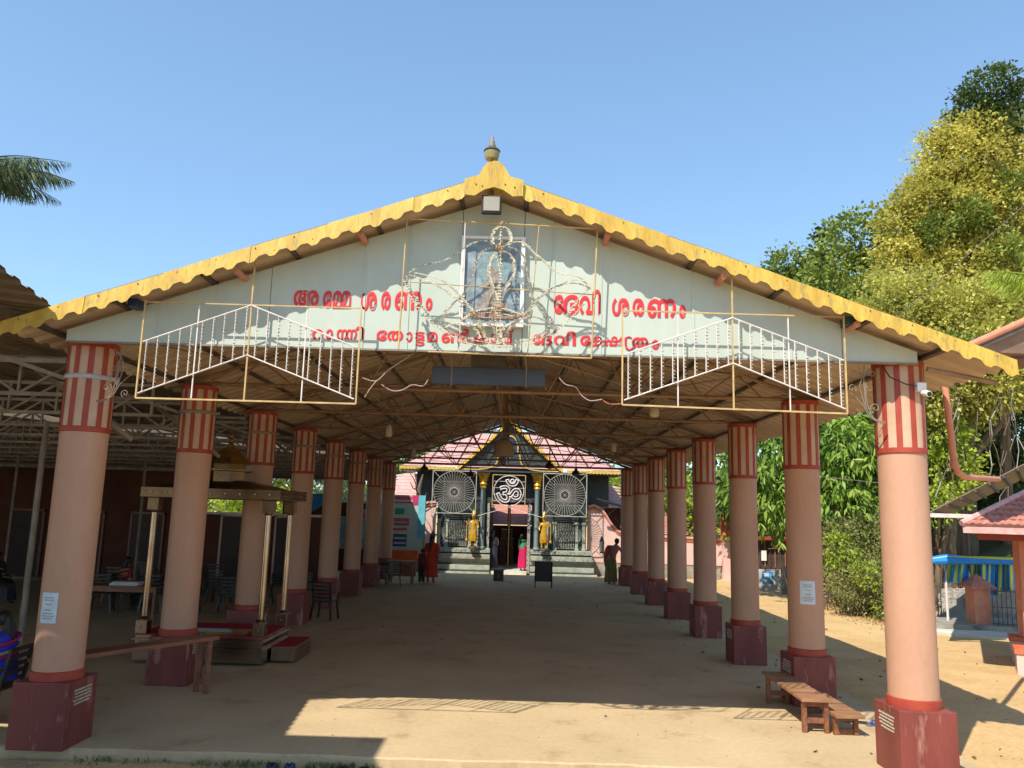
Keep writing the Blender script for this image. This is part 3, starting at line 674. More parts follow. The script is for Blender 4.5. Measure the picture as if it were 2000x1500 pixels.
for x in (-7.4, -10.4, -14.0):                       # slim posts
    for y in (12.5, 17.5, 22.5):
        m = MB(); m.tube([(x, y, 0), (x, y, 3.72)], .04, 8); m.build('post', GREYST, sh)
m = MB(); m.tube([(-5.05, 8.84, .0), (-5.055, 8.84, 4.4)], .025, 8); m.build('drain_pipe', WHITEP, sh)
m = MB(); m.bx(-26, -5.3, 31.95, 32.0, 3.62, 6.9); m.build('rear_sky_blocker', ROOFD, sh)  # added sheet shutting out the sky behind the girders, keeps the hall dark
m = MB(); m.bx(-26.1, -26, 9, 32.0, -.1, 6.6); m.build('side_light_blocker', BROWNW, sh)  # added unseen wall, keeps daylight out of the hall's open left side
# bank of rooms behind
rm = thing('temple_office_building', (-11, 27.3, 0), 'low terracotta building with dark doors behind the side hall', 'building')
m = MB(); m.bx(-26, -6.4, 27, 27.25, 0, 2.2); m.bx(-26, -10.6, 27, 27.25, 2.2, 3.55); m.build('front_wall', BROWNW, rm)
m = MB(); m.bx(-26, -10.6, 26.1, 27.3, 3.55, 3.66); m.build('roof_slab', GREYW, rm)
m = MB(); m.bx(-17.5, -6.4, 29.5, 29.7, 0, 2.0); m.build('back_wall', BROWNW, rm)
m = MB(); m.bx(-10.6, -6.3, 26.92, 27.28, 2.2, 2.28); m.build('wall_coping', WHITEP, rm)
for x in (-20.4, -18.2, -16.2, -14.2, -12.2, -9.2, -7.4):
    m = MB(); m.bx(x-.5, x+.5, 26.93, 27.0, .02, 2.15); d = m.build('door', M('dark_door_%d' % int(-x), (.05,.02,.015), (.035,.015,.012), .5), rm)
    m = MB(); m.bx(x-.57, x-.5, 26.91, 27.0, .02, 2.2); m.bx(x+.5, x+.57, 26.91, 27.0, .02, 2.2); m.bx(x-.57, x+.57, 26.91, 27.0, 2.15, 2.22); m.build('door_frame', PINK if x > -12 else WOOD, d)
    m = MB(); m.ball((x+.38, 26.91, 1.0), .03, 6, 4); m.build('handle', BRASS, d)
# pillar and banner row at the end of the left side
def banner(name, x0, x1, y, z0, z1, base, parts, label):
    t = thing(name, ((x0+x1)/2, y, z0), label, 'banner'); m = MB(); m.bx(x0, x1, y, y+.03, z0, z1); m.build('banner_sheet', base, t)
    for i, (u0, u1, v0, v1, mm) in enumerate(parts):
        m = MB(); m.bx(x0+(x1-x0)*u0, x0+(x1-x0)*u1, y-.004-.001*i, y-.001, z0+(z1-z0)*v0, z0+(z1-z0)*v1); m.build('print_block', mm, t)
    for x in (x0, x1): m = MB(); m.tube([(x, y+.02, 0), (x, y+.02, z1+.1)], .025, 6); m.build('pole', STEELD, t)
CY = M('cyan_print', (.10,.42,.55), (.16,.50,.60), .5, 4); MAG = M('magenta_print', (.50,.05,.16), (.42,.04,.12), .5, 8)
PGR = M('pale_green_print', (.36,.50,.46), (.44,.55,.52), .5, 3); GRN = M('green_print', (.03,.30,.13), None, .5); BLU = M('blue_print', (.03,.17,.55), (.05,.28,.65), .5, 3)
ORP = M('orange_print', (.65,.14,.02), (.60,.10,.02), .5); REDT = M('red_print', (.55,.10,.12), None, .5); INDG = M('indigo_print', (.07,.08,.20), None, .5)
banner('temple_banner', -5.0, -3.62, 32.5, .7, 3.12, PGR,
   [(0,.78,.86,.98,REDT),(.02,.70,.89,.92,PGR),(.12,.40,.68,.78,GRN),(.05,.55,.50,.62,REDT),(.08,.50,.545,.56,PGR),(.06,.50,.42,.46,REDT),(.10,.50,.16,.36,INDG),(.13,.47,.20,.23,PGR),(.13,.47,.28,.31,PGR),(.80,1.0,.3,1,CY),(.62,.80,.84,1,MAG),(0,1,0,.06,ORP)],
   'tall pale green banner with red print and blue side band behind the last left column')
banner('blue_banner', -6.5, -5.3, 32.3, 1.1, 2.5, CY, [(0,1,.75,.9,REDT),(.1,.5,.2,.6,PGR),(.6,.9,.2,.6,PAPER)], 'blue and white banner between the far left columns')
t = thing('orange_stall_cloth', (-4.25, 31.9, 0), 'orange cloth covered stall below the tall green banner', 'stall'); m = MB(); m.bx(-4.75, -3.75, 31.7, 31.9, .62, .98); m.build('cloth', ORP, t)
m = MB(); m.bx(-4.7, -3.8, 31.72, 31.9, 0, .62); m.build('counter', WOOD, t)
t = thing('blue_tarpaulin', (-8.2, 30, 2.2), 'bright blue tarpaulin roof corner seen between the left columns', 'tarpaulin')
m = MB(); P = [at(625,962,30), at(700,990,30), at(700,962,30)]; a, b, c = at(590,965,30), at(660,966,29.5), at(610,1000,30)
m.add([a, b, c, a+Vector((0,.02,.02)), b+Vector((0,.02,.02)), c+Vector((0,.02,.02))], [(0,1,2),(5,4,3),(0,3,4,1),(1,4,5,2),(2,5,3,0)]); m.build('sheet', BLU, t)
m = MB(); m.tube([a, (a.x, a.y, 0)], .025, 6); m.build('pole', STEELD, t)
t = thing('white_roof_shed', (-7.6, 33.5, 0), 'shed with a white roof edge behind the left columns', 'shed')
m = MB(); m.bx(-9.6, -5.2, 33.4, 35, 0, 2.75); m.build('wall', BROWNW, t); m = MB(); m.bx(-9.8, -5.0, 33.1, 35.2, 2.76, 2.86); m.build('roof', WHITEP, t)
m = MB(); m.bx(-7.3, -6.2, 33.36, 33.4, .9, 2.2); m.build('window', M('pale_window', (.35,.45,.47), (.2,.28,.3), .3), t)

# ------------------------------------------------------------------ unseen building added left of the camera to shade the forecourt, open for sky light
t = thing('forecourt_shade_roof', (-9, 1, 0), 'unseen flat roofed porch at the left edge of the forecourt', 'blocker')
for x_ in (-13.6, -9.2, -5.4):
    for y_ in (-6.6, -1.3, 4.0): m = MB(); m.bx(x_-.15, x_+.15, y_-.15, y_+.15, -.3, 6.45); m.build('post', PINK, t)
m = MB(); m.bx(-14.3, -4.6, -7.3, 4.73, 6.46, 6.6); m.build('roof_slab', GREYW, t)

# ------------------------------------------------------------------ temple gate building
TY = 34.3
tm = thing('temple_gatehouse', (-.2, TY, 0), 'dark carved stone temple gatehouse with gold trimmed gable and pink tiled roof', 'temple')
def plinth(x0, x1, xs_in, name='plinth'):
    prof = [(.62,0,.10,STONEG),(.50,.10,.16,STONED),(.42,.16,.36,STONEG),(.30,.36,.42,STONED),(.26,.42,.60,STONEG),(.40,.60,.68,STONEC),(.30,.68,.80,STONEG),(.22,.80,.86,STONED),(.34,.86,.98,STONEC),(.24,.98,1.03,STONEG)]
    for o, z0, z1, mt_ in prof:
        m = MB(); m.bx(x0-o*.6, x1, TY-o, TY+1.5, z0+.001, z1-.001) if xs_in > 0 else m.bx(x0, x1+o*.6, TY-o, TY+1.5, z0+.001, z1-.001)
        m.build('plinth_moulding', mt_, tm, bevel=.012)
plinth(-3.35, -1.02, 1); plinth(.66, 3.05, -1)
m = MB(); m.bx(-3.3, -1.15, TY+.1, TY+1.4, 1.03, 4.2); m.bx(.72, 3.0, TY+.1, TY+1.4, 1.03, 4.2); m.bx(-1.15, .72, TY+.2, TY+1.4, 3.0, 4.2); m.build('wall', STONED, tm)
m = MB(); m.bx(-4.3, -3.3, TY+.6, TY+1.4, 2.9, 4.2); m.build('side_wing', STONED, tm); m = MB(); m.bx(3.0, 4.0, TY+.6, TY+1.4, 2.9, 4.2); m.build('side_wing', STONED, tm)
# carved bays: pilasters, niche frames and lattice of small raised blocks
for sx, xa, xb in ((-1, -3.2, -1.6), (1, 1.35, 2.9)):
    for x in (xa, xa+.32, xb-.3, xb):
        m = MB(); m.bx(x-.06, x+.06, TY+.02, TY+.12, 1.03, 2.1); m.bx(x-.09, x+.09, TY-.01, TY+.12, 2.1, 2.2); m.bx(x-.08, x+.08, TY, TY+.12, 1.03, 1.12); m.build('pilaster', STONEG, tm, bevel=.01)
    c = (xa+xb)/2
    m = MB()
    for j in range(5): m.bx(c-.5-.03*j, c+.5+.03*j, TY-.02*j, TY+.11, 2.22+.07*j, 2.28+.07*j)
    m.build('niche_cornice', STONED, tm)
    m = MB(); m.bx(c-.38, c+.38, TY+.05, TY+.1, 1.1, 2.2); m.build('niche_panel', STONED, tm)
    r_ = random.Random(5); m = MB()
    for i in range(11):
        for j in range(19):
            u = c-.35+.07*i; v = 1.12+.056*j; d = .02+.05*r_.random()
            m.ball((u+.012*math.sin(j), TY+.05, v), .030, 5, 3, (1, d/.03, .9))
    m.build('carved_relief', STONEC, tm, kind='stuff')
    m = MB()
    for j in range(9): m.tube([(c+sx*.42, TY+.04, 1.1), (c+sx*(.42+.045*j), TY+.04, 2.0-.03*j)], .010, 5)
    m.build('carved_fan', STONEC, tm)
# door surround
for x0, x1 in ((-1.2, -1.08), (.52, .64)):
    m = MB(); m.bx(x0, x1, TY-.1, TY+.3, .1, 3.0); m.build('door_jamb', STONEC, tm)
m = MB(); m.bx(-1.08, .52, TY-.3, TY+2.5, .0, .13); m.build('threshold', M('pale_step', (.62,.62,.52), (.5,.5,.42), .6), tm)
m = MB(); m.bx(-1.25, .7, TY-.12, TY+.3, 2.95, 3.15); m.build('lintel', STONED, tm)
# pillars with gold capitals
for x in (-1.38, .90):
    m = MB(); m.lathe((x, TY-.22, 0), [(.14,1.03),(.14,1.10),(.10,1.14),(.10,3.45),(.12,3.50)], 18); p = m.build('pillar', BLUEG, tm, smooth=True)
    m = MB(); m.lathe((x, TY-.22, 0), [(.11,3.50),(.15,3.56),(.12,3.62),(.17,3.70),(.13,3.78),(.19,3.88),(.20,3.95),(.24,4.05),(.25,4.12)], 16); m.build('gold_capital', GOLD, p, smooth=True)
    m = MB(); m.bx(x-.27, x+.27, TY-.5, TY+.1, 4.12, 4.2); m.build('abacus', GOLDT, p)
# roof: big pink tiled hip, tile courses as steps
m = MB(); Z0, Z1, YE, YR = 4.38, 6.15, TY-.65, TY+3.2; XLo, XRo, XLt, XRt = -4.85, 4.42, -2.2, 1.75
nc = 22
for i in range(nc):
    a, b = i/nc, (i+1)/nc
    f_ = lambda t: (XLo+(XLt-XLo)*t, XRo+(XRt-XRo)*t, YE+(YR-YE)*t, Z0+(Z1-Z0)*t)
    l0, r0, y0, z0 = f_(a); l1, r1, y1, z1 = f_(b)
    m.add([(l0, y0, z0), (r0, y0, z0), (r1, y1, z1-.035), (l1, y1, z1-.035), (l1, y1, z1), (r1, y1, z1)], [(0,1,2,3), (3,2,5,4)])
    m.add([(l0, y0, z0), (l1, y1, z1), (l1, 2*YR-y1, z1), (l0, 2*YR-y0, z0)], [(0,1,2,3)]); m.add([(r0, y0, z0), (r1, y1, z1), (r1, 2*YR-y1, z1), (r0, 2*YR-y0, z0)], [(3,2,1,0)])
m.build('tiled_roof', TILEP, tm)
m = MB(); m.bx(XLo-.05, -2.55, YE-.06, YE+.02, 4.24, 4.36); m.build('gold_eave_board', GOLDT, tm); m = MB(); m.bx(2.1, XRo+.05, YE-.06, YE+.02, 4.24, 4.36)
m.build('gold_eave_board', GOLDT, tm)
m = MB()
for i in range(64):
    x = XLo+.03+(XRo-XLo-.06)*i/63
    if x < -2.55 or x > 2.1: m.ball((x, YE-.05, 4.235), .035, 6, 4)
m.build('eave_drops', GOLDT, tm, kind='stuff')
m = MB(); m.bx(XLo, XRo, YE+.02, TY+1.4, 4.2, 4.26); m.build('soffit', STONED, tm)
# front gable
ga, gb, gt = -2.5, 1.95, 6.42; gc = (ga+gb)/2-.05
def gedge(t, s):                                     # slightly concave verge
    e_ = ga if s < 0 else gb; x = gc+(e_-gc)*t; z = gt+(4.32-gt)*(t**.93); return x, z
L_ = [gedge(t, -1) for t in np.linspace(0, 1, 12)]; R_ = [gedge(t, 1) for t in np.linspace(0, 1, 12)]
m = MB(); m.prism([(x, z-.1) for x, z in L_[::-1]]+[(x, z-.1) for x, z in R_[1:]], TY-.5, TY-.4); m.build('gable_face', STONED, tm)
for S in (L_, R_):
    m = MB(); m.strip([(x, TY-.66, z+.06) for x, z in S], [(x, TY-.66, z-.13) for x, z in S], .12); v = m.build('gold_verge', GOLDT, tm)
    m = MB()
    for i in range(len(S)-1):
        for q in (0, .33, .66):
            x = S[i][0]+(S[i+1][0]-S[i][0])*q; z = S[i][1]+(S[i+1][1]-S[i][1])*q; m.ball((x, TY-.67, z-.10), .045, 6, 4)
    m.build('verge_bosses', GOLD, v, kind='stuff')
m = MB(); m.lathe((gc, TY-.6, 0), [(.03,6.38),(.14,6.45),(.16,6.52),(.06,6.6),(.02,6.72)], 12); m.build('gold_finial', GOLD, tm, smooth=True)
rr = []
for i in range(15):
    t = math.pi*(.02+.96*i/14); rr.append((gc+.36*math.cos(t), TY-.56, 5.30+.42*math.sin(t)))
m = MB(); m.tube([(gc+.36, TY-.56, 5.05)]+rr+[(gc-.36, TY-.56, 5.05)], .035, 6); m.build('gold_horseshoe_arch', GOLDT, tm)
m = MB(); m.prism([(p[0], p[2]) for p in rr]+[(gc-.34, 5.0), (gc+.34, 5.0)], TY-.54, TY-.505); m.build('arch_recess', M('deep_blue_panel', (.02,.05,.10), (.015,.03,.06), .4), tm)
for s in (-1, 1):
    P = [(gc+s*.42, 5.0), (gc+s*.46, 4.85), (gc+s*.50, 4.62), (gc+s*.62, 4.45), (gc+s*.95, 4.33), (gc+s*1.25, 4.30)]
    m = MB(); m.tube([(a, TY-.6, b) for a, b in [tuple(q) for q in smoothp(P, 4)]], .035, 6); m.tube([(gc+s*1.2, TY-.6, 4.28), (gc+s*2.2, TY-.6, 4.28)], .03, 6); m.build('gold_scroll_band', GOLDT, tm)
m = MB()
for j in range(3): m.bx(gc-2.1+.1*j, gc+2.1-.1*j, TY-.58+.02*j, TY-.4, 4.2+.0*j+.03*j, 4.225+.03*j)
m.build('gable_base', STONED, tm)
# what is seen through the door
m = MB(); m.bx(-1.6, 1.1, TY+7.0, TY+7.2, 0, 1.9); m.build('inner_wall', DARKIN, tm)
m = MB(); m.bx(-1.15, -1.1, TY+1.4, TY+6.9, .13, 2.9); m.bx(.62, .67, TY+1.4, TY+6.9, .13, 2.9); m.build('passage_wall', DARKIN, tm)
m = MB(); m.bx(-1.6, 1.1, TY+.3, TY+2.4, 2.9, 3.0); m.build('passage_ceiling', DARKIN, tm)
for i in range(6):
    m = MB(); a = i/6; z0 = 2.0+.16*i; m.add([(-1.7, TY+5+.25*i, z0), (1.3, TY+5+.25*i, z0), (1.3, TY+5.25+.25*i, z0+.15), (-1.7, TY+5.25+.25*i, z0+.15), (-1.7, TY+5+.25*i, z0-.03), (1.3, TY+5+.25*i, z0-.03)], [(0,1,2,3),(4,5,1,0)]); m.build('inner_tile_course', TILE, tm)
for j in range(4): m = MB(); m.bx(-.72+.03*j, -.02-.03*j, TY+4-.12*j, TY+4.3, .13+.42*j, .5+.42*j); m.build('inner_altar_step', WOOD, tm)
m = MB(); m.tube([(-.28, TY+3, .13), (-.28, TY+3, 3.2)], .07, 10); m.build('flag_post', BRASS, tm)
# wheel grilles and the Om grille in front of the facade
def wheel(x0, x1, z0, z1, label):
    y = TY-.75; cx, cz, R = (x0+x1)/2, (z0+z1)/2, (x1-x0)/2*.95
    t = thing('wheel_grille', (cx, y, z0), label, 'wheel grille', 'white spoked wheel grilles on the temple front')
    for a, b in (((x0,z0),(x1,z0)), ((x1,z0),(x1,z1)), ((x1,z1),(x0,z1)), ((x0,z1),(x0,z0))):
        m = MB(); m.bar((a[0], y, a[1]), (b[0], y, b[1]), .03, .03); m.build('frame_bar', WHEELP, t)
    for r, w in ((R, .022), (R*.20, .026)):
        m = MB(); m.tube([(cx+r*math.cos(q), y, cz+r*math.sin(q)) for q in np.linspace(0, 2*math.pi, 49)], w/2, 5, False); m.build('ring', WHEELP, t)
    for i in range(44):
        q = 2*math.pi*i/44; m = MB(); m.bar((cx+R*.20*math.cos(q), y, cz+R*.20*math.sin(q)), (cx+R*math.cos(q), y, cz+R*math.sin(q)), .012, .012); m.build('spoke', WHEELP, t)
    for i in range(4):
        q = math.pi*i/4; m = MB(); m.bar((cx-R*.16*math.cos(q), y, cz-R*.16*math.sin(q)), (cx+R*.16*math.cos(q), y, cz+R*.16*math.sin(q)), .010, .010); m.build('hub_spoke', WHEELP, t)
    for a, b in ((x0, z0), (x1, z0), (x0, z1), (x1, z1)):
        m = MB(); m.bar((a, y, b), (cx+(a-cx)*.69, y, cz+(b-cz)*.69), .018, .018); m.build('corner_stay', WHEELP, t)
    m = MB()
    for d in (-.5, .5): m.bar((cx+R*d, y+.02, cz-R*.8), (cx+R*d, y+.02, cz+R*.8), .008, .008); m.bar((cx-R*.8, y+.02, cz+R*d), (cx+R*.8, y+.02, cz+R*d), .008, .008)
    m.build('back_square', WHEELP, t)
    m = MB()
    for x in (x0, x1): m.tube([(x, y, z1), (x, TY-.6, 4.3)], .008, 5)
    m.build('hanging_wire', GREYST, t)
wheel(-3.47, -1.66, 2.45, 4.19, 'white spoked wheel grille left of the temple door'); wheel(1.13, 2.93, 2.45, 4.19, 'white spoked wheel grille right of the temple door')
t = thing('om_grille', (-.3, TY-.75, 2.75), 'square white grille with an Om sign above the temple door', 'grille'); y = TY-.75
a, b = at(963, 927, y), at(1025, 992, y); ax0, ax1, az0, az1 = a.x, b.x, b.z, a.z
for p, q in (((ax0,az0),(ax1,az0)), ((ax1,az0),(ax1,az1)), ((ax1,az1),(ax0,az1)), ((ax0,az1),(ax0,az0))):
    m = MB(); m.bar((p[0], y, p[1]), (q[0], y, q[1]), .028, .028); m.build('frame_bar', FYEL, t)
for f_ in (.2, .4, .6, .8): m = MB(); m.bar((ax0, y+.02, az0+(az1-az0)*f_), (ax1, y+.02, az0+(az1-az0)*f_), .014, .014); m.build('cross_bar', WHITEP, t)
ccx, ccz, R = (ax0+ax1)/2, (az0+az1)/2+.01, (ax1-ax0)*.46
m = MB(); m.tube([(ccx+R*math.cos(q), y-.01, ccz+R*math.sin(q)) for q in np.linspace(0, 2*math.pi, 41)], .016, 5, False); m.build('ring', WHITEP, t)
c = bpy.data.curves.new('om', 'FONT'); c.body = 'ॐ'; c.fill_mode = 'NONE'; c.bevel_depth = .022; c.bevel_resolution = 0; c.offset = .01; c.resolution_u = 6
o = bpy.data.objects.new('om', c); COL.objects.link(o); dg = bpy.context.evaluated_depsgraph_get(); dg.update()
me = bpy.data.meshes.new_from_object(o.evaluated_get(dg)); bpy.data.objects.remove(o)
V = np.array([v.co[:] for v in me.vertices]); lo, hi = V.min(0), V.max(0); S = 1.72*R/max(hi[0]-lo[0], hi[1]-lo[1])
m = MB(); m.add([(ccx+(v[0]-(lo[0]+hi[0])/2)*S, y-.02+v[2]*S, ccz+(v[1]-(lo[1]+hi[1])/2)*S) for v in V], [tuple(p.vertices) for p in me.polygons]); m.build('om_sign', WHITEP, t)
m = MB(); m.bar((ccx, y, az0), (-1.55, y, 2.38), .02, .02); m.bar((ccx, y, az0), (1.1, y, 2.38), .02, .02); m.build('stay', WHITEP, t)
# gilded guardian statues
def statue(x, s, label):
    t = thing('guardian_statue', (x, TY-.55, 1.12), label, 'statue', 'gilded guardian statues beside the door')
    P = [(0,0,.62),(0,0,.80),(0,0,.98),(0,0,1.08),(0,-.01,1.17),(0,0,1.30),
         (-.13,0,.98),(-.20,-.02,.82),(-.17,-.10,.72),(.13,0,.98),(.22,0,.86),(.27,-.06,1.02),
         (-.08,0,.56),(-.09,-.02,.32),(-.08,0,.06),(-.10,-.07,.03),(.08,0,.56),(.11,-.02,.32),(.10,0,.06),(.13,-.07,.03),(-.12,.03,1.0),(-.25,.02,1.06),(-.27,0,1.20)]
    P = [(a*s, b, c_) for a, b, c_ in P]
    E_ = [(0,1),(1,2),(2,3),(3,4),(4,5),(2,6),(6,7),(7,8),(2,9),(9,10),(10,11),(0,12),(12,13),(13,14),(14,15),(0,16),(16,17),(17,18),(18,19),(6,20),(20,21),(21,22)]
    R_ = [.11,.085,.11,.045,.075,.045,.05,.035,.03,.05,.035,.03,.075,.055,.04,.035,.075,.055,.04,.035,.04,.03,.028]
    skin('body', P, E_, R_, GOLD, t, 2)
    m = MB(); m.lathe((0,0,0), [(.09,1.22),(.10,1.26),(.07,1.32),(.08,1.35),(.05,1.42),(.02,1.50),(.01,1.53)], 12); m.build('crown', GOLD, t, local=True, smooth=True)
    m = MB(); m.loft([(0,0,.62,.14,.11),(0,0,.50,.16,.12),(0,-.01,.34,.15,.11),(0,-.01,.22,.13,.10)], 16, .3, 6); m.build('skirt', GOLD, t, local=True, smooth=True)
    m = MB(); m.tube([(s*.27,-.06,1.02),(s*.27,-.07,.30)], .018, 6); m.ball((s*.27,-.07,.26), .06, 8, 6); m.build('mace', GOLD, t, local=True)
    m = MB(); m.lathe((0,0,0), [(.17,-.10),(.20,-.06),(.17,-.02),(.14,.0)], 14); m.build('pedestal', STONED, t, local=True)
    for q in (-.03, .03): m = MB(); m.ball((q, -.068, 1.19), .010, 6, 4); m.build('eye', BLACK, t, local=True)
statue(-1.72, -1, 'gilded guardian statue left of the temple door'); statue(1.20, 1, 'gilded guardian statue right of the temple door')
# stone lions on the left plinth end and the lamp figure
t = thing('stone_figure', (-3.35, 33.3, 0), 'black carved stone lamp figure at the left end of the temple plinth', 'statue')
m = MB(); m.lathe((-3.35, 33.3, 0), [(.16,0),(.16,.10),(.05,.16),(.05,.9),(.14,1.0),(.16,1.1),(.07,1.18),(.05,1.4),(.12,1.48),(.13,1.56),(.04,1.66),(.01,1.8)], 14); m.build('lamp_stand', BLACK, t, smooth=True)
# compound wall to the right and left of the gatehouse
def wave_wall(x0, x1, y, tops, label, th=.22, base=.55):
    t = thing('compound_wall', ((x0+x1)/2, y, 0), label, 'wall'); n = 40; T = []
    for i in range(n+1):
        x = x0+(x1-x0)*i/n; T.append((x, float(np.interp(x, [a for a, _ in tops], [b for _, b in tops]))))
    m = MB(); m.prism([(x1, base), (x0, base)]+T, y, y+th); m.build('wall_face', PINK, t)
    for k_, (o, h0, h1) in enumerate(((.05, 0, .10), (.09, .105, .20))):
        m = MB(); m.strip([(x, y-o, z+h1) for x, z in T], [(x, y-o, z+h0) for x, z in T], th+2*o); m.build('coping', ORANGE if k_ == 0 else TILEP, t)
    m = MB(); m.bx(x0, x1, y-.03, y+th, -.1, base); m.build('base_course', GREYW, t)
    m = MB(); m.bx(x0, x1, y-.04, y-.031, base-.015, base+.015); m.build('base_line', MAROON, t)
    return t
w = wave_wall(3.1, 4.75, 34.75, [(3.1,2.72),(3.35,2.80),(3.6,2.70),(3.85,2.45),(4.1,2.05),(4.35,1.78),(4.6,1.66),(4.75,1.62)], 'curving end of the pink wall with orange coping beside the temple')
m = MB(); m.prism([(3.62,.95),(3.80,.95),(3.81,1.45),(3.76,1.60),(3.71,1.66),(3.66,1.60),(3.61,1.45)], 34.74, 34.748); m.build('painted_niche', BLACK, w)
for s in (3.67, 3.75): m = MB(); m.bx(s-.012, s+.012, 34.728, 34.738, 1.0, 1.45); m.build('niche_figure', STONEG, w)
wave_wall(4.76, 9.35, 34.75, [(4.76,1.62),(9.35,1.48)], 'long low pink wall with orange coping behind the right columns')
wave_wall(-4.0, -3.35, 34.1, [(-4.0,2.6),(-3.7,2.72),(-3.35,2.75)], 'short pink wall end left of the temple', base=.3)
t = thing('gate_ornament', (8.95, 33.6, 0), 'orange arched gate post with a yellow base on the right wall', 'gate post')
m = MB(); m.bx(8.78, 9.1, 34.35, 34.7, -.05, 1.6); m.build('post', PINK, t); m = MB(); m.bx(8.75, 9.13, 34.32, 34.71, 1.60, 1.84); m.build('yellow_cap', YEL, t)
m = MB(); m.prism([(8.72,1.85),(8.68,2.3),(8.74,2.7),(8.86,2.95),(8.94,3.0),(9.02,2.95),(9.14,2.7),(9.2,2.3),(9.16,1.85)], 34.42, 34.6); m.build('arch_panel', ORANGE, t)
# shrine roof behind the wall
t = thing('shrine', (7.9, 39.5, 0), 'small shrine with a domed clay tile roof behind the pink wall', 'shrine')
m = MB(); m.bx(6.6, 9.2, 38.4, 41, 0, 1.7); m.build('wall', PINK, t); m = MB()
cx_, cy_ = 7.9, 39.6
for i in range(12):
    a, b = i/12, (i+1)/12; f_ = lambda q: (2.0*(1-q)**.8+.05, 1.75+1.15*q)
    r0, z0 = f_(a); r1, z1 = f_(b); m.lathe((cx_, cy_, 0), [(r0*1.2, z0), (r1*1.2+.02, z1-.02)], 4, ph=.5)
m.build('tile_roof', TILE, t)
m = MB(); m.prism([(7.45,2.62),(8.35,2.62),(8.28,2.85),(8.1,2.98),(7.9,3.02),(7.7,2.98),(7.52,2.85)], 38.9, 39.2); m.build('dormer', TILEP, t)
# side roofs by the temple
for (px0, px1, py, Y, lab) in ((752, 842, 952, 35.5, 'pink tiled side roof left of the temple'), (1175, 1222, 975, 37, 'small pink tiled roof right of the temple')):
    a, b = at(px0, py, Y), at(px1, py, Y); t = thing('side_roof_building', ((a.x+b.x)/2, Y, 0), lab, 'building')
    m = MB(); m.bx(a.x+.2, b.x-.2, Y+.3, Y+2, 0, a.z-.35); m.build('wall', BROWNW, t)
    for i in range(7): m = MB(); m.add([(a.x, Y+.3*i, a.z-.35+.16*i), (b.x, Y+.3*i, a.z-.35+.16*i), (b.x-.1*i, Y+.3*(i+1), a.z-.35+.16*(i+1)-.03), (a.x+.1*i, Y+.3*(i+1), a.z-.35+.16*(i+1)-.03), (a.x, Y+.3*i, a.z-.39+.16*i), (b.x, Y+.3*i, a.z-.39+.16*i)], [(0,1,2,3),(4,5,1,0)]); m.build('tile_course', TILEP, t)
# bare grey branches at the temple corners
def branchy(x, y, z0, h, n, label, s=1):
    t = thing('bare_tree', (x, y, 0), label, 'tree'); r_ = random.Random(int(x*10)); m = MB(); m.tube([(x, y, 0), (x+.05, y, z0*.5), (x-.04, y, z0), (x+.1*s, y, z0+h)], [.12,.10,.09,.03], 8); tr = m.build('trunk', BARK, t)
    for i in range(n):
        p = Vector((x, y, z0*r_.uniform(.5, 1.05))); P = [p.copy()]; d = Vector((r_.uniform(-1,1), r_.uniform(-.4,.4), r_.uniform(-.2,1))).normalized()
        for k in range(5): d = (d+Vector((r_.gauss(0,.45), r_.gauss(0,.2), r_.gauss(0,.4)))).normalized(); P.append(P[-1]+d*.22)
        m = MB(); m.tube(P, [.04-.006*k for k in range(6)], 5); m.build('branch', BARK, t)
branchy(-3.95, 33.2, 3.4, .6, 9, 'gnarled bare tree left of the temple gatehouse'); branchy(3.75, 36.2, 2.9, .5, 9, 'gnarled bare tree right of the temple gatehouse', -1)

# the temple precinct stands a little lower and further off than the hall floor: set it there at its true size
KS = 1.05
for o in list(bpy.data.objects):
    if o.parent is None and o.name.split('.')[0] in ('temple_gatehouse', 'wheel_grille', 'om_grille', 'guardian_statue', 'stone_figure', 'compound_wall', 'gate_ornament', 'shrine', 'side_roof_building', 'bare_tree'):
        o.location = EYE+(Vector(o.location)-EYE)*KS; o.scale = (KS, KS, KS)
# ------------------------------------------------------------------ right side of the courtyard
# eave downpipe
t = thing('downpipe', (5.15, 9.6, 3), 'salmon coloured downpipe bending away from the right eave', 'pipe')
m = MB(); m.tube([at(1845,750,9.6), at(1864,905,9.6), at(1870,922,9.62), at(1885,932,9.8), at(1950,936,12)], .038, 12); m.build('pipe', SALMON, t, smooth=True)
m = MB(); m.tube([at(1862,900,9.6), at(1866,915,9.6)], .048, 12); m.build('socket', SALMON, t)
# small tiled pavilion on the right edge
pv = thing('tiled_pavilion', (7.66, 14.0, 0), 'small pavilion with clay tiled hip roof on pink columns at the right edge', 'pavilion')
px0, px1, py0, py1, pz = 7.66, 12.2, 14.0, 17.6, 2.52
def hip(u, v):                                       # u across 0..1, v up the slope 0..1 (front face)
    x0, x1 = px0+v*1.9, px1-v*1.9; return Vector((x0+(x1-x0)*u, py0+v*1.8, pz+v*1.05))
tile = MB(); tile.add([(-.11,0,.02),(-.06,0,.045),(0,0,.02),(.06,0,.045),(.11,0,.02),(-.11,.17,0),(-.06,.17,.02),(0,.17,0),(.06,.17,.02),(.11,.17,0),(-.11,0,-.0),(.11,0,-.0)],
  [(0,1,6,5),(1,2,7,6),(2,3,8,7),(3,4,9,8),(10,11,4,3,2,1,0)])
tp = tile.build('roof_tile', TILE, pv, local=True); tme = tp.data; bpy.data.objects.remove(tp)
slope = math.atan2(1.05, 1.8)
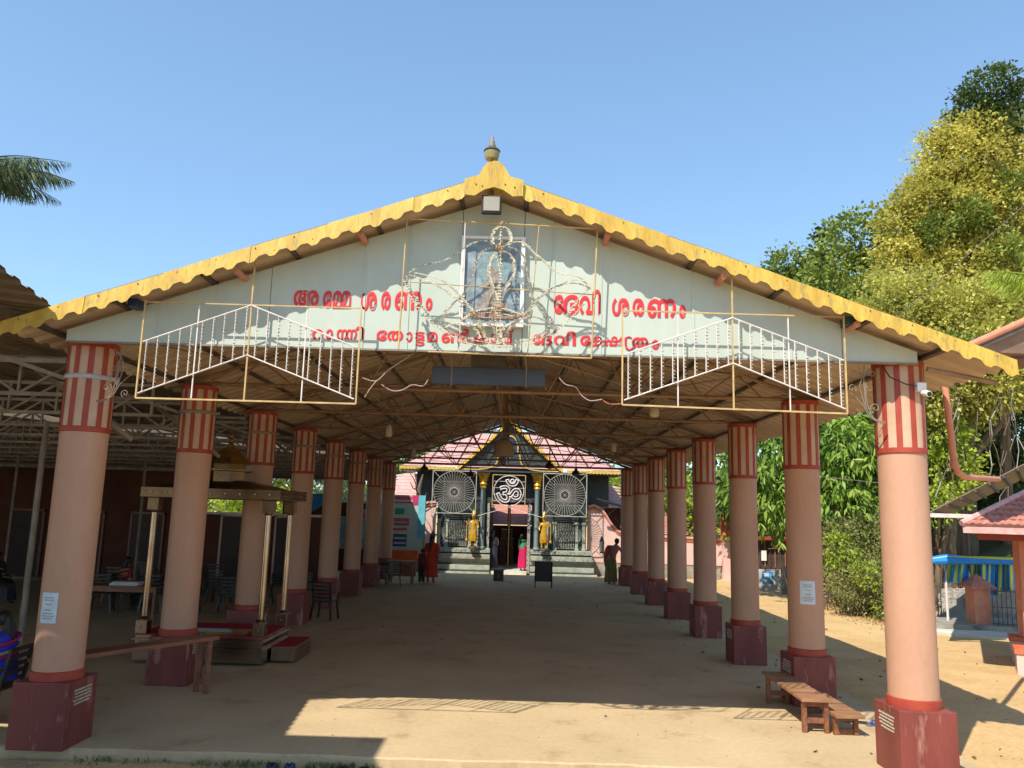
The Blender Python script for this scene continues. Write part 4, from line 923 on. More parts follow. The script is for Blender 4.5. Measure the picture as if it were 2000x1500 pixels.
for v in range(12):
    vv = v/12; a, b = hip(0, vv), hip(1, vv); n = int((b.x-a.x)/.22)
    for i in range(n):
        p = a+Vector((.11+.22*i, 0, 0)); 
        if p.x > 11.6: continue
        o = bpy.data.objects.new('roof_tile', tme); COL.objects.link(o); o.parent = pv; o.location = p-Vector(pv.location)+Vector((0, 0, .01)); o.rotation_euler = (slope, random.gauss(0,.02), random.gauss(0,.015))
m = MB(); A, B, C_, D = Vector((px0,py0,pz)), Vector((px1,py0,pz)), Vector((px1,py1,pz)), Vector((px0,py1,pz)); T0, T1 = hip(0,1), hip(1,1)
m.add([A,B,C_,D,T0,T1], [(0,1,5,4),(3,0,4),(2,3,4,5),(1,2,5)]); m.build('roof_deck', TILE, pv)
m = MB(); m.tube([A+Vector((0,0,.03)), T0+Vector((0,0,.05))], .055, 8); m.tube([T0, T1], .06, 8); m.build('hip_ridge', TILEP, pv)
m = MB(); m.bx(px0+.02, px1, py0+.02, py0+.07, pz-.13, pz-.005); m.bx(px0+.02, px0+.07, py0+.07, py1, pz-.13, pz-.005); m.build('fascia_board', TILEP, pv)
m = MB(); m.bx(px0+.25, px1, py0+.3, py1, pz-.24, pz-.135); m.build('beam', RED, pv)
for x, y in ((8.68, 15.33), (8.68, 17.1)):
    m = MB(); m.bx(x-.15, x+.15, y-.15, y+.15, .42, pz-.24); c = m.build('pavilion_column', SALMON, pv, bevel=.01)
    m = MB(); m.bx(x-.30, x+.9, y-.30, y+.30, -.05, .34); m.build('base_block', PINK, c); m = MB(); m.bx(x-.33, x+.93, y-.33, y+.33, .34, .42); m.build('base_cap', ORANGE, c)
pv.rotation_euler = (0, 0, -.50)
# tin lean-to behind it
t = thing('tin_lean_to', (11, 17.5, 0), 'grey tin lean-to roof with visible battens behind the tiled pavilion', 'roof')
a, b, c, d = at(1808,1003,16.6), at(2060,875,16.6), at(2060,905,21), at(1842,1008,21)
m = MB(); m.add([a,b,c,d]+[p+Vector((0,0,-.02)) for p in (a,b,c,d)], [(0,1,2,3),(7,6,5,4),(0,4,5,1),(3,2,6,7),(0,3,7,4)]); m.build('tin_sheet', M('olive_tin', (.30,.26,.19), (.22,.19,.14), .6, 3), t)
for i in range(9):
    f_ = .05+.11*i; p, q = a.lerp(b, f_)-Vector((0,0,.05)), d.lerp(c, f_)-Vector((0,0,.05)); m = MB(); m.bar(p, q, .05, .05); m.build('batten', STEELD, t)
m = MB(); m.bar(a-Vector((.02,.03,.03)), a+Vector((1.2,-.03,-.03)), .05, .08); m.build('edge_board', WHITEP, t)
m = MB(); m.tube([d.lerp(c,.2), Vector((d.lerp(c,.2).x, d.lerp(c,.2).y, -.1))], .04, 8); m.build('post', STEELD, t)
# higher roof on the far right
t = thing('upper_roof', (8, 12, 0), 'roof corner with orange gutter edge at the upper right', 'roof')
a, b = at(1890,676,12), at(2250,517,12); m = MB(); m.tube([a, b], .055, 10); m.build('gutter', SALMON, t)
c, d = at(1905,695,12.3), at(2250,704,12.3)
m = MB(); m.add([a-Vector((0,-.05,.06)), b-Vector((0,-.05,.06)), d, c, a-Vector((0,-.9,.1)), b-Vector((0,-.9,.1)), d+Vector((0,.9,0)), c+Vector((0,.9,0))], [(0,1,2,3),(4,7,6,5),(0,3,7,4),(3,2,6,7),(0,4,5,1)]); m.build('gable_boarding', M('brown_boarding', (.28,.19,.14), (.20,.13,.10), .7), t)
m = MB(); m.bar(a-Vector((0,-.02,.09)), b-Vector((0,-.02,.11)), .06, .07); m.bar(c, d, .06, .05); m.build('trim', STEELD, t)
m = MB(); m.bx(8.6, 8.9, 12.3, 12.6, -.1, 5.05); m.build('post', SALMON, t)
# striped tarpaulin
t = thing('striped_tarpaulin', (11.8, 21, 0), 'blue and yellow green striped tarpaulin hanging by the gates', 'tarpaulin')
cols_ = [M('tarp_blue', (.02,.20,.62), (.03,.26,.70), .4), M('tarp_yellow_green', (.58,.62,.05), (.48,.55,.06), .4), M('tarp_teal', (.06,.38,.45), None, .4)]
m = MB(); n = 44; TP = [(1850,1095),(1985,1097)]; bots = [(0,1140),(.2,1138),(.45,1158),(.7,1163),(1,1150)]
top, bot = [], []
for i in range(n+1):
    u = i/n; y_ = 21+.10*math.sin(u*19)+.05*math.sin(u*47); top.append(at(1848+137*u, 1098+2*math.sin(u*9), y_)); bot.append(at(1842+143*u, float(np.interp(u, [q[0] for q in bots], [q[1] for q in bots])), y_+.1*math.sin(u*31)))
seq = [0,1,1,2,0,0,1,1,0,2,1,0,0,0,0,1,1,1,0,1,0,2,0,1,1,0,0,1,0,0,2,0,0,1,1,0,0,1,2,0,1,1,0,0,0]
for i in range(n): m.mi = seq[i]; m.add([top[i], top[i+1], bot[i+1], bot[i], top[i]+Vector((0,.01,0)), top[i+1]+Vector((0,.01,0)), bot[i+1]+Vector((0,.01,0)), bot[i]+Vector((0,.01,0))], [(0,1,2,3),(7,6,5,4),(3,2,6,7)])
m.build('hanging_sheet', cols_, t)
m = MB()
for i, (o0, o1, c_) in enumerate(((0,10,0),(7,4,1),(10,14,0))):
    m.mi = c_; m.tube([at(q[0], q[1]+(o0 if j < 2 else o1)*.5, 21-.1*i) for j, q in enumerate(((1812,1092),(1850,1090),(1920,1090),(1990,1092)))], [.05,.10,.07,.06], 8)
m.build('rolled_edge', cols_, t)
m = MB()
for px in (1845, 1986): p = at(px, 1092, 21.1); m.tube([(p.x, p.y, -.1), p], .03, 6)
m.build('pole', WHITEP, t)
# gates, posts and ramp
def gate(x0, x1, y, z0, z1, rz, label):
    t = thing('iron_gate', (x0, y, z0), label, 'gate', 'rusty iron gates', rz); w_ = x1-x0; n = max(4, int(w_/.09))
    for i in range(n+1):
        m = MB(); m.bar((w_*i/n, 0, 0), (w_*i/n, 0, z1-z0-.05*(i % 2)), .018, .018); m.build('gate_bar', STEELD, t, local=True)
    for f_ in (.08, .5, .9): m = MB(); m.bar((0, .01, (z1-z0)*f_), (w_, .01, (z1-z0)*f_), .02, .02); m.build('gate_rail', STEELD, t, local=True)
    for i in range(n//2): m = MB(); m.tube([(q[0]+w_*(i+.5)*2/n, -.01, q[2]) for q in spiral((0,0,(z1-z0)*.3), .07, 1.2, 0)], .008, 4); m.build('gate_scroll', STEELD, t, local=True)
gate(10.75, 11.3, 21.8, .05, 1.0, .1, 'open iron gate just right of the front right column'); gate(11.75, 12.55, 20.3, .1, 1.05, -.35, 'iron gate hung on the peaked pink post')
t = thing('gate_pillar', (11.62, 20.7, 0), 'pink gate pillar with a peaked brown cap before the striped tarpaulin', 'pillar')
m = MB(); m.bx(11.42, 11.82, 20.5, 20.9, -.1, .98); m.build('shaft', SALMON, t, bevel=.01)
m = MB(); m.add([(11.30,20.4,.98),(11.94,20.4,.98),(11.94,21,.98),(11.30,21,.98),(11.62,20.7,1.34),(11.30,20.4,1.03),(11.94,20.4,1.03),(11.94,21,1.03),(11.30,21,1.03)], [(0,3,2,1),(0,1,6,5),(1,2,7,6),(2,3,8,7),(3,0,5,8),(5,6,4),(6,7,4),(7,8,4),(8,5,4)]); m.build('cap', TILE, t)
t = thing('ramp_wall', (11.6, 22, 0), 'sloping stone ramp wall behind the gates', 'wall')
m = MB(); a, b, c = at(1835,1205,22), at(1925,1140,22), at(1990,1135,22)
m.add([(a.x,22,-.1),(13.6,22,-.1),(13.6,22,b.z+.02),(b.x,22,b.z),(a.x,22,.1)]+[(a.x,22.3,-.1),(13.6,22.3,-.1),(13.6,22.3,b.z+.02),(b.x,22.3,b.z),(a.x,22.3,.1)], [(0,1,2,3,4),(9,8,7,6,5),(4,3,8,9),(3,2,7,8)]); m.build('wall_face', GREYW, t)
m = MB(); m.add([(10.9,24,.15),(12.2,24,1.6),(12.2,22.3,1.0),(11.0,22.3,.1)], [(0,1,2,3)]); 
rr_ = random.Random(3)
for i in range(16):
    for j in range(8):
        u, v = i/16, j/8; p = at(1838+85*u+6*rr_.random(), 1198-50*v*(1-.3*u)-14*u, 22.4+v*1.2)
        s = MB(); s.ball((0,0,0), .11, 6, 4, (1,.8,.75)); 
        if i == 0 and j == 0: sp = s.build('stone', RUBBLE, t, local=True); sm = sp.data; bpy.data.objects.remove(sp)
        o = bpy.data.objects.new('stone', sm); COL.objects.link(o); o.parent = t; o.location = p-Vector(t.location); o.rotation_euler = (rr_.random()*3, rr_.random()*3, rr_.random()*3); o.scale = [rr_.uniform(.7,1.3)]*3
m = MB(); m.bx(10.5, 13.4, 22.35, 23.8, -.1, .02); m.build('ramp_base', GREYW, t)
m = MB(); pts = [(9.9,19.4),(11.6,18.9),(13.4,18.8),(13.4,22),(11.2,22),(10.1,21.2)]; m.prismz(pts, -.08, .02); o = m.build('concrete_apron', M('pale_apron', (.62,.60,.50), (.45,.44,.36), .85, 1.3, .2, 30), bevel=0); tag(o, 'pale concrete apron in front of the iron gates', kind='structure')
m = MB(); m.prismz([(10.3,20.3),(13.4,19.9),(13.4,22),(11.2,22)], .02, .13); o = m.build('concrete_step', GREYW); tag(o, 'grey concrete step before the gates', kind='structure')
t = thing('terracotta_wall', (9.9, 33.6, 0), 'terracotta wall piece above the scrub on the right', 'wall'); a, b = at(1600,1042,29), at(1660,1065,29); m = MB(); m.bx(a.x, b.x+1, 29, 29.2, 0, a.z); m.build('wall_face', BROWNW, t)
# stall with grille, posters, tank
t = thing('grille_stall', (10, 32.5, 0), 'dark stall with iron grille and a red roof edge behind the right columns', 'stall')
a, b = at(1472,1052,32), at(1545,1112,32)
m = MB(); m.bx(a.x, b.x+1.2, 32.3, 34, -.02, 1.75); m.build('wall', M('dark_stall', (.05,.03,.03), (.08,.05,.045), .7), t)
m = MB(); m.bx(a.x-.3, b.x+1.4, 31.9, 34.2, 1.76, 1.86); m.build('roof', RED, t)
for i in range(9): m = MB(); m.bar((a.x+.1+.2*i, 32.25, .7), (a.x+.1+.2*i, 32.25, 1.75), .03, .03); m.build('grille_bar', STEELD if i % 2 else WOODL, t)
m = MB(); m.bx(a.x+.35, a.x+.55, 32.2, 32.24, .95, 1.35); m.build('white_notice', WHITE, t)
t = thing('painted_low_wall', (9.6, 30, 0), 'low white wall with a blue painted poster right of the third column', 'wall')
m = MB(); m.bx(8.95, 10.6, 30, 30.2, -.05, .74); m.build('wall_face', M('dirty_white', (.55,.55,.50), (.34,.35,.31), .8, 3), t)
m = MB(); m.bx(9.05, 9.45, 29.985, 29.997, .25, .68); p = m.build('poster', BLU, t)
for q in ((9.1,9.3,.5,.62,PAPER),(9.15,9.4,.33,.42,YEL),(9.34,9.42,.45,.6,CY)): m = MB(); m.bx(q[0], q[1], 29.975, 29.984, q[2], q[3]); m.build('poster_print', q[4], p)
t = thing('folded_plastic_sheet', (9.6, 29, 0), 'grey white plastic wrapped board leaning beside the blue poster', 'board')
m = MB(); n = 14; A_ = [(9.42+.028*i, 29+.03*math.sin(i*2.1), -.03) for i in range(n)]; m.strip([(x, y, .93+.02*math.sin(x*40)) for x, y, _ in A_], A_, .03); m.build('sheet', M('wrinkled_plastic', (.50,.52,.50), (.20,.22,.21), .3, 12, 1., 12), t)
# pipe from the tree toward the temple roof, overhead wires
t = thing('dark_gutter_pipe', (4.3, 35.6, 2.9), 'dark drain pipe sloping from the temple side behind the last right column', 'pipe'); m = MB(); m.tube([at(1165,975,35.6), at(1230,992,35.6)], .06, 8); m.build('pipe', BLACK, t)
for i, (P, Y, lab) in enumerate((([(1540,925),(1640,935),(1760,948)], 15, 'thin wire crossing the mango tree'), ([(1640,722),(1830,552),(2010,392)], 13, 'black overhead wire rising to the right over the golden trees'),
                                ([(1500,1072),(1620,1062),(1700,1040)], 24, 'sagging wire low over the scrub'))):
    m = MB(); m.tube([at(*q, Y) for q in smoothp(P, 5)], .006 if i != 1 else .006, 5); tag(m.build('overhead_wire', STEELD if i == 1 else GREYST), lab, 'wire')

# ------------------------------------------------------------------ furniture
def bench(name, p, q, w, h, th, mat, label, legs=(0.08, .92), rail=.35):
    p, q = Vector(p), Vector(q); d = (q-p); L_ = d.length; rz = math.atan2(d.y, d.x)
    t = thing(name, (p.x, p.y, 0), label, 'bench', 'wooden benches', rz)
    m = MB(); m.bx(0, L_, -w/2, w/2, h-th, h); m.build('seat', mat, t, local=True, bevel=.004)
    for f_ in legs:
        x = L_*f_
        for s in (-1, 1): m = MB(); m.bar((x, s*(w/2-.05), 0), (x, s*(w/2-.05), h-th), .06, .05, (0,1,0)); m.build('leg', WOOD, t, local=True)
        m = MB(); m.bar((x, -w/2+.05, h*rail), (x, w/2-.05, h*rail), .03, .06); m.build('stretcher', WOOD, t, local=True)
        m = MB(); m.bar((x, -w/2+.02, h-th-.035), (x, w/2-.02, h-th-.035), .03, .06); m.build('cross_rail', WOOD, t, local=True)
    return t
bench('wooden_bench', (-5.35, 9.35, 0), (-4.12, 11.42, 0), .30, .74, .05, WOOD, 'long tall brown bench between the first two left columns', (.06, .95), .2)
bench('wooden_bench', (3.68, 10.12, 0), (3.72, 11.85, 0), .36, .40, .035, WOODL, 'reddish bench in front of the second right column', (.05, .92))
bench('wooden_bench', (4.02, 9.98, 0), (4.02, 11.35, 0), .34, .26, .04, WOODL, 'low pale topped bench beside the reddish bench', (.12, .9), .15)
# plastic chair
ch = thing('plastic_chair', (0, 0, 0), 'dark plastic chair with slatted back beside the fourth left column', 'chair', 'dark plastic chairs', 0)
m = MB(); m.bx(-.22, .22, -.21, .21, .40, .43); m.build('seat', PLASD, ch, local=True, bevel=.008)
for sx in (-1, 1):
    for sy in (-1, 1): m = MB(); m.bar((sx*.20, sy*.19, .40), (sx*.25, sy*.24, 0), .045, .035); m.build('leg', PLASD, ch, local=True)
    m = MB(); m.bar((sx*.21, .20, .42), (sx*.20, .29, .85), .04, .03); m.build('back_post', PLASD, ch, local=True)
    m = MB(); m.tube([(sx*.23, .24, .64), (sx*.26, .0, .64), (sx*.25, -.17, .62), (sx*.23, -.19, .42)], .018, 6); m.build('armrest', PLASD, ch, local=True)
for k in range(5): m = MB(); z = .50+.085*k; m.bar((-.20, .215+.018*k, z), (.20, .215+.018*k, z), .018, .045); m.build('back_slat', PLASD, ch, local=True)
place(ch, -4.30, 18.9, 0, math.pi*.95)
def chair(x, y, rz, lab): c = copy_tree(ch); return place(c, x, y, 0, rz, lab)
chair(-5.85, 9.45, -math.pi/2, 'dark chair behind the front left column under the seated woman')
chair(-3.98, 27.2, 3.3, 'dark chair at the near side of the far table'); chair(-4.55, 28.5, 1.3, 'dark chair left of the far table by the seventh column')
chair(-5.3, 21.3, 3.0, 'dark chair just behind the fifth left column'); chair(-5.9, 22.4, 2.2, 'dark chair further back left of the fifth column')
for r in range(3):
    for q in range(5): chair(-6.6-q*.95+random.gauss(0,.06), 19.2+r*2.1+random.gauss(0,.1), 3.14+random.gauss(0,.2), 'dark chair, %s from the aisle in the %s shadowy row of the side hall' % (('first','second','third','fourth','fifth')[q], ('nearest','middle','farthest')[r]))
t = thing('white_chair_stack', (-12.3, 22.3, 0), 'pale stack of plastic chairs in the far left gloom', 'chair stack')
for k in range(5):
    m = MB(); m.bx(-12.52, -12.08, 22.1, 22.5, .42+.12*k, .45+.12*k)
    for s in (-1, 1): m.bar((-12.3+s*.2, 22.5, .43+.12*k), (-12.3+s*.19, 22.56, .95+.12*k), .03, .03)
    for j in range(3): m.bar((-12.5, 22.53, .6+.1*j+.12*k), (-12.1, 22.53, .6+.1*j+.12*k), .02, .04)
    m.build('chair', WHITEP, t)
m = MB()
for sx in (-1, 1):
    for sy in (-1, 1): m.bar((-12.3+sx*.2, 22.3+sy*.19, .42), (-12.3+sx*.24, 22.3+sy*.23, 0), .04, .04)
m.build('legs', WHITEP, t)
def table(name, x, y, w, d, h, label, mat=WOOD):
    t = thing(name, (x, y, 0), label, 'table'); m = MB(); m.bx(x-w/2, x+w/2, y-d/2, y+d/2, h-.03, h); m.build('table_top', mat, t, bevel=.004)
    for sx in (-1, 1):
        for sy in (-1, 1): m = MB(); m.bx(x+sx*(w/2-.06)-.025, x+sx*(w/2-.06)+.025, y+sy*(d/2-.06)-.025, y+sy*(d/2-.06)+.025, 0, h-.03); m.build('leg', mat, t)
    m = MB(); m.bx(x-w/2+.08, x+w/2-.08, y-d/2+.05, y-d/2+.07, h-.12, h-.03); m.build('apron', mat, t); return t
table('wooden_table', -3.95, 28.6, .95, .6, .78, 'dark wooden table near the orange dressed woman')
table('long_dark_table', -8.4, 17.6, 1.8, .6, .76, 'dark table with white trays in the side hall')
t = thing('white_tray_stack', (-8.3, 17.6, .76), 'pile of white trays on the dark table in the side hall', 'trays')
for k in range(4): m = MB(); m.bx(-8.6+.02*k, -8.0+.01*k, 17.45, 17.75, .762+.02*k, .775+.02*k); m.build('tray', WHITE, t)
# notice board and donation box
t = thing('black_notice_board', (1.02, 28.35, 0), 'black standing board facing the hall before the temple', 'notice board')
m = MB(); m.bx(.72, 1.33, 28.3, 28.34, .22, .90); m.build('panel', BLACK, t)
for x in (.74, 1.31): m = MB(); m.bar((x, 28.32, 0), (x, 28.32, .9), .04, .04); m.bar((x, 28.6, 0), (x, 28.36, .9), .03, .03); m.build('leg', BLACK, t)
m = MB(); m.prism([(.94,.98),(1.02,.90),(1.10,.98)], 28.28, 28.3); m.build('white_pointer', WHITE, t)
t = thing('donation_box', (-.57, 30.8, 0), 'dark green donation box with a pale lid before the temple door', 'box')
m = MB(); m.bx(-.76, -.38, 30.7, 31.0, .0, .40); m.build('body', M('green_black_paint', (.035,.045,.035), (.05,.06,.045), .5), t, bevel=.01); m = MB(); m.bx(-.80, -.34, 30.66, 31.04, .401, .46); m.build('lid', M('pale_green_lid', (.24,.27,.22), None, .5), t); m = MB(); m.bx(-.62, -.52, 30.685, 30.699, .10, .28); m.build('front_plate', WOOD, t)
# paper notices (scan codes left out) on the two columns
def paper(cx, cy, r, th0, th1, z0, z1, label):
    t = thing('paper_notice', (cx, cy, z0), label, 'notice'); n = 10; P = []
    for k in range(n+1):
        q = th0+(th1-th0)*k/n; P.append((math.cos(q), math.sin(q)))
    m = MB(); rr2 = r+.004
    m.add([(cx+a*rr2, cy+b*rr2, z) for z in (z0, z1) for a, b in P]+[(cx+a*(rr2-.002), cy+b*(rr2-.002), z) for z in (z0, z1) for a, b in P],
          [(i, i+1, n+2+i, n+1+i) for i in range(n)]+[(2*n+2+i, 3*n+3+i, 3*n+4+i, 2*n+3+i) for i in range(n)]); m.build('sheet', PAPER, t)
    H = z1-z0
    for k, (f0, f1, z_) in enumerate(((.25,.75,.82),(.2,.8,.74),(.2,.8,.30),(.15,.85,.22),(.2,.8,.14),(.3,.7,.60),(.3,.7,.42))):
        m = MB(); i0, i1 = int(n*f0), int(math.ceil(n*f1))
        m.add([(cx+a*(rr2+.002), cy+b*(rr2+.002), z0+H*(z_+dz)) for dz in (0, .03) for a, b in P[i0:i1+1]], [(i, i+1, i1-i0+2+i, i1-i0+1+i) for i in range(i1-i0)]); m.build('printed_line', INK if k < 6 else GREYST, t)
paper(XL, YC[0]+.1, .245, -2.12, -1.36, 1.24, 1.55, 'pale blue paper notice on the front left column')
paper(XR, YC[1], .245, -2.2, -1.36, 1.36, 1.68, 'pale blue paper notice on the second right column')
# stainless steel canopy shrine
mp_ = thing('steel_canopy', (-4.95, 13.9, 0), 'stainless steel canopy with red carpeted platform and brass domed top left of the aisle', 'canopy shrine')
X0, X1, Ya, Yb = -6.0, -3.93, 13.15, 14.62
for z0, z1, o in ((.05,.24,0), (.245,.27,.03), (.275,.36,-.02), (.362,.385,.02), (.387,.44,-.02)):
    m = MB(); m.bx(X0-o, X1+o, Ya-o, Yb+o, z0, z1); m.build('platform_tier', CHROME, mp_, bevel=.004)
m = MB(); m.bx(X0+.02, X1-.02, Ya+.02, Yb-.02, .441, .455); m.build('carpet', CARPET, mp_)
m = MB(); m.bx(X0+.4, X1-.3, Ya+.12, Ya+.5, .456, .50); m.build('brass_tray', BRASS, mp_)
m = MB(); m.bx(X1+.03, X1+.42, Ya+.35, Yb-.1, .04, .26); st = m.build('side_step', CHROME, mp_, bevel=.004)
m = MB(); m.bx(X1+.035, X1+.415, Ya+.355, Yb-.105, .261, .275); m.build('step_carpet', CARPET, st)
for x in (X0+.1, X1-.1):
    for y in (Ya+.1, Yb-.1):
        m = MB(); m.bx(x-.09, x+.09, y-.09, y+.09, .456, .66); b_ = m.build('pillar', CHROME, mp_, bevel=.006)
        m = MB(); m.lathe((x, y, 0), [(.075,.66),(.08,.69),(.048,.72),(.048,2.36),(.065,2.38),(.07,2.40)], 20); m.build('pillar_tube', CHROME, b_, smooth=True)
        m = MB(); m.bx(x-.09, x+.09, y-.09, y+.09, 2.40, 2.60); m.build('pillar_cap', COPPER, b_, bevel=.006)
        m = MB(); m.lathe((x, y-.1, 0), [(.001,.55),(.015,.553),(.015,.567),(.001,.57)], 8); m.build('stud', BRASS, b_)
m = MB(); m.bx(X0-.08, X1+.12, Ya-.08, Yb+.08, 2.605, 2.77); m.build('frieze', COPPER, mp_, bevel=.006)
for i in range(9): m = MB(); m.ball((X0+.1+.24*i, Ya-.085, 2.69), .018, 8, 5); m.build('frieze_stud', CHROME, mp_)
m = MB(); r_ = random.Random(2)
for i in range(40):
    yy = Ya-.06+(Yb-Ya+.1)*i/40
    for z in (2.64, 2.70, 2.75): m.ball((X1+.13, yy, z+.01*r_.random()), .022, 5, 4)
m.build('lace_edge', CHROME, mp_)
cx_, cy_ = (X0+X1)/2, (Ya+Yb)/2
m = MB(); m.lathe((cx_, cy_, 0), [(1.42,2.775),(1.25,2.80),(.95,2.86),(.56,2.90),(.54,2.92)], 4, ph=.5, sy=.72); m.build('canopy_roof', COPPER, mp_)
m = MB(); m.lathe((cx_, cy_, 0), [(.36,2.90),(.36,3.07),(.42,3.08),(.42,3.11)], 8, ph=.5); m.build('drum', COPPER, mp_)
m = MB(); m.lathe((cx_, cy_, 0), [(.37,3.112),(.355,3.20),(.30,3.31),(.20,3.42),(.09,3.49),(.03,3.52)], 8, ph=.5); m.build('dome', BRASS, mp_)
m = MB(); m.lathe((cx_, cy_, 0), [(.03,3.51),(.055,3.55),(.03,3.59),(.045,3.63),(.02,3.67),(.03,3.70),(.012,3.73),(.012,3.80),(.002,3.84)], 10); m.build('finial', BRASS, mp_, smooth=True)
# slippers
def slipper(x, y, rz, z, mat, strap, label, group=None):
    t = thing('slipper', (x, y, z), label, 'slipper', group, rz)
    pr = [(-.045,-.13),(-.03,-.14),(.03,-.14),(.045,-.13),(.04,-.02),(.055,.08),(.04,.13),(.0,.145),(-.035,.13),(-.05,.08),(-.038,-.02)]
    m = MB(); m.prismz(pr, 0, .02); m.build('sole', mat, t, local=True)
    for s in (-1, 1): m = MB(); m.tube([(s*.05, -.01, .012), (s*.045, .02, .05), (s*.02, .06, .055), (0, .09, .02)], .008, 6); m.build('strap', strap, t, local=True)
BLS = M('blue_rubber', (.03,.07,.22), (.05,.10,.30), .5, 9)
slipper(-2.36, 8.48, .25, -.09, BLS, BLACK, 'left shoe of the blue slipper pair below the front step', 'blue slippers'); slipper(-2.18, 8.49, .35, -.09, BLS, BLACK, 'right shoe of the blue slipper pair below the front step', 'blue slippers')
slipper(-1.66, 8.44, .1, -.09, PLASD, BLACK, 'left shoe of the black slipper pair at the bottom edge', 'black slippers'); slipper(-1.44, 8.44, -.1, -.09, PLASD, BLACK, 'right shoe of the black slipper pair at the bottom edge', 'black slippers')
p = fl(1690,1414); slipper(p.x-.1, p.y+.05, 1.2, .0, PLASD, BLACK, 'black slipper behind the front right pedestal'); slipper(p.x+.12, p.y-.08, 1.5, .0, BLS, BLS, 'blue slipper behind the front right pedestal')
p = fl(20,1466,-.1); t = thing('crumpled_bottle', (p.x, p.y, -.1), 'crumpled pale plastic bottle on the sand by the left pedestal', 'bottle')
m = MB(); m.tube([(p.x-.22, p.y-.05, -.055), (p.x-.05, p.y, -.05), (p.x+.02, p.y+.01, -.05), (p.x+.10, p.y+.02, -.055), (p.x+.14, p.y+.03, -.06)], [.035,.04,.033,.045,.02], 10); m.build('body', M('pale_blue_plastic', (.50,.62,.78), (.62,.68,.70), .25, 20, .5, 20), t, smooth=True)
# pebbles and weeds along the step
m = MB(); r_ = random.Random(11)
for i in range(900):
    x = r_.uniform(-5.6, 4.5) if i < 250 else r_.uniform(-4, 9.5); y = 8.62-abs(r_.gauss(0,.25)) if i < 250 else r_.uniform(8.9, 22)
    m.ball((x, y, -.095 if i < 250 else (.003 if x < 4.95 else gz(x, y)+.003)), r_.uniform(.005,.022)*(1 if i < 250 else .6), 5, 3, (1, .8, .6))
tag(m.build('pebbles', RUBBLE), 'scattered pebbles and crumbs on the sand before the step', kind='stuff')
def leafset(name, mat, P, D, size, asp=.32, parent=None, kind=None, label=None, droop=0.):
    """P points, D leaf directions (n,3), size (n,) -> folded leaf quads"""
    n = len(P); D = D/np.linalg.norm(D, axis=1, keepdims=True); U = rng.normal(size=(n,3)); S = np.cross(D, U); S /= np.linalg.norm(S, axis=1, keepdims=True)
    N_ = np.cross(S, D); L_ = size[:, None]
    a = P; c = P+D*L_-np.array([0,0,1])*L_*droop; mid = P+D*L_*.45
    b = mid+S*L_*asp+N_*L_*.08; d = mid-S*L_*asp+N_*L_*.08
    V = np.stack([a, b, c, d], 1).reshape(-1, 3)
    if parent is not None: V = V-np.array(world_loc(parent))
    me = bpy.data.meshes.new(name); me.vertices.add(4*n); me.vertices.foreach_set('co', V.ravel())
    me.loops.add(4*n); me.loops.foreach_set('vertex_index', np.arange(4*n)); me.polygons.add(n)
    me.polygons.foreach_set('loop_start', np.arange(0, 4*n, 4)); me.polygons.foreach_set('loop_total', np.full(n, 4)); me.update()
    me.materials.append(mat); o = bpy.data.objects.new(name, me); COL.objects.link(o)
    if parent is not None: o.parent = parent
    if kind: o['kind'] = kind
    if label: o['label'] = label
    return o
P, D, S_ = [], [], []
for (xa, xb, n) in ((-3.2,-2.6,70), (-2.7,-2.3,60), (-2.05,-1.55,150), (-4.4,-3.3,60), (-1.5,-1.3,30), (1.0,4.0,40)):
    for i in range(n):
        x = rng.uniform(xa, xb); P.append((x, 8.62-abs(rng.normal(0,.05)), -.10)); D.append((rng.normal(0,.5), rng.normal(-.1,.5), 1)); S_.append(rng.uniform(.03,.09))
tag(leafset('weeds', GRASS, np.array(P), np.array(D), np.array(S_), .22), 'tufts of grey green weeds along the foot of the step', kind='stuff')
n = 420; X = rng.uniform(-3, 9.5, n); Yv = rng.uniform(9, 32, n); keep = ~((X < 3.3) & (rng.random(n) < .8)); X, Yv = X[keep], Yv[keep]
o = leafset('leaf_litter', M('dry_leaf', (.22,.14,.06), (.12,.08,.04), .8), np.stack([X, Yv, np.where(X > 4.98, .0, .012)], 1), np.stack([rng.normal(size=len(X)), rng.normal(size=len(X)), np.full(len(X), .05)], 1), rng.uniform(.03,.09,len(X)), .3); tag(o, 'dry leaf litter scattered on the floor and sand', kind='stuff')
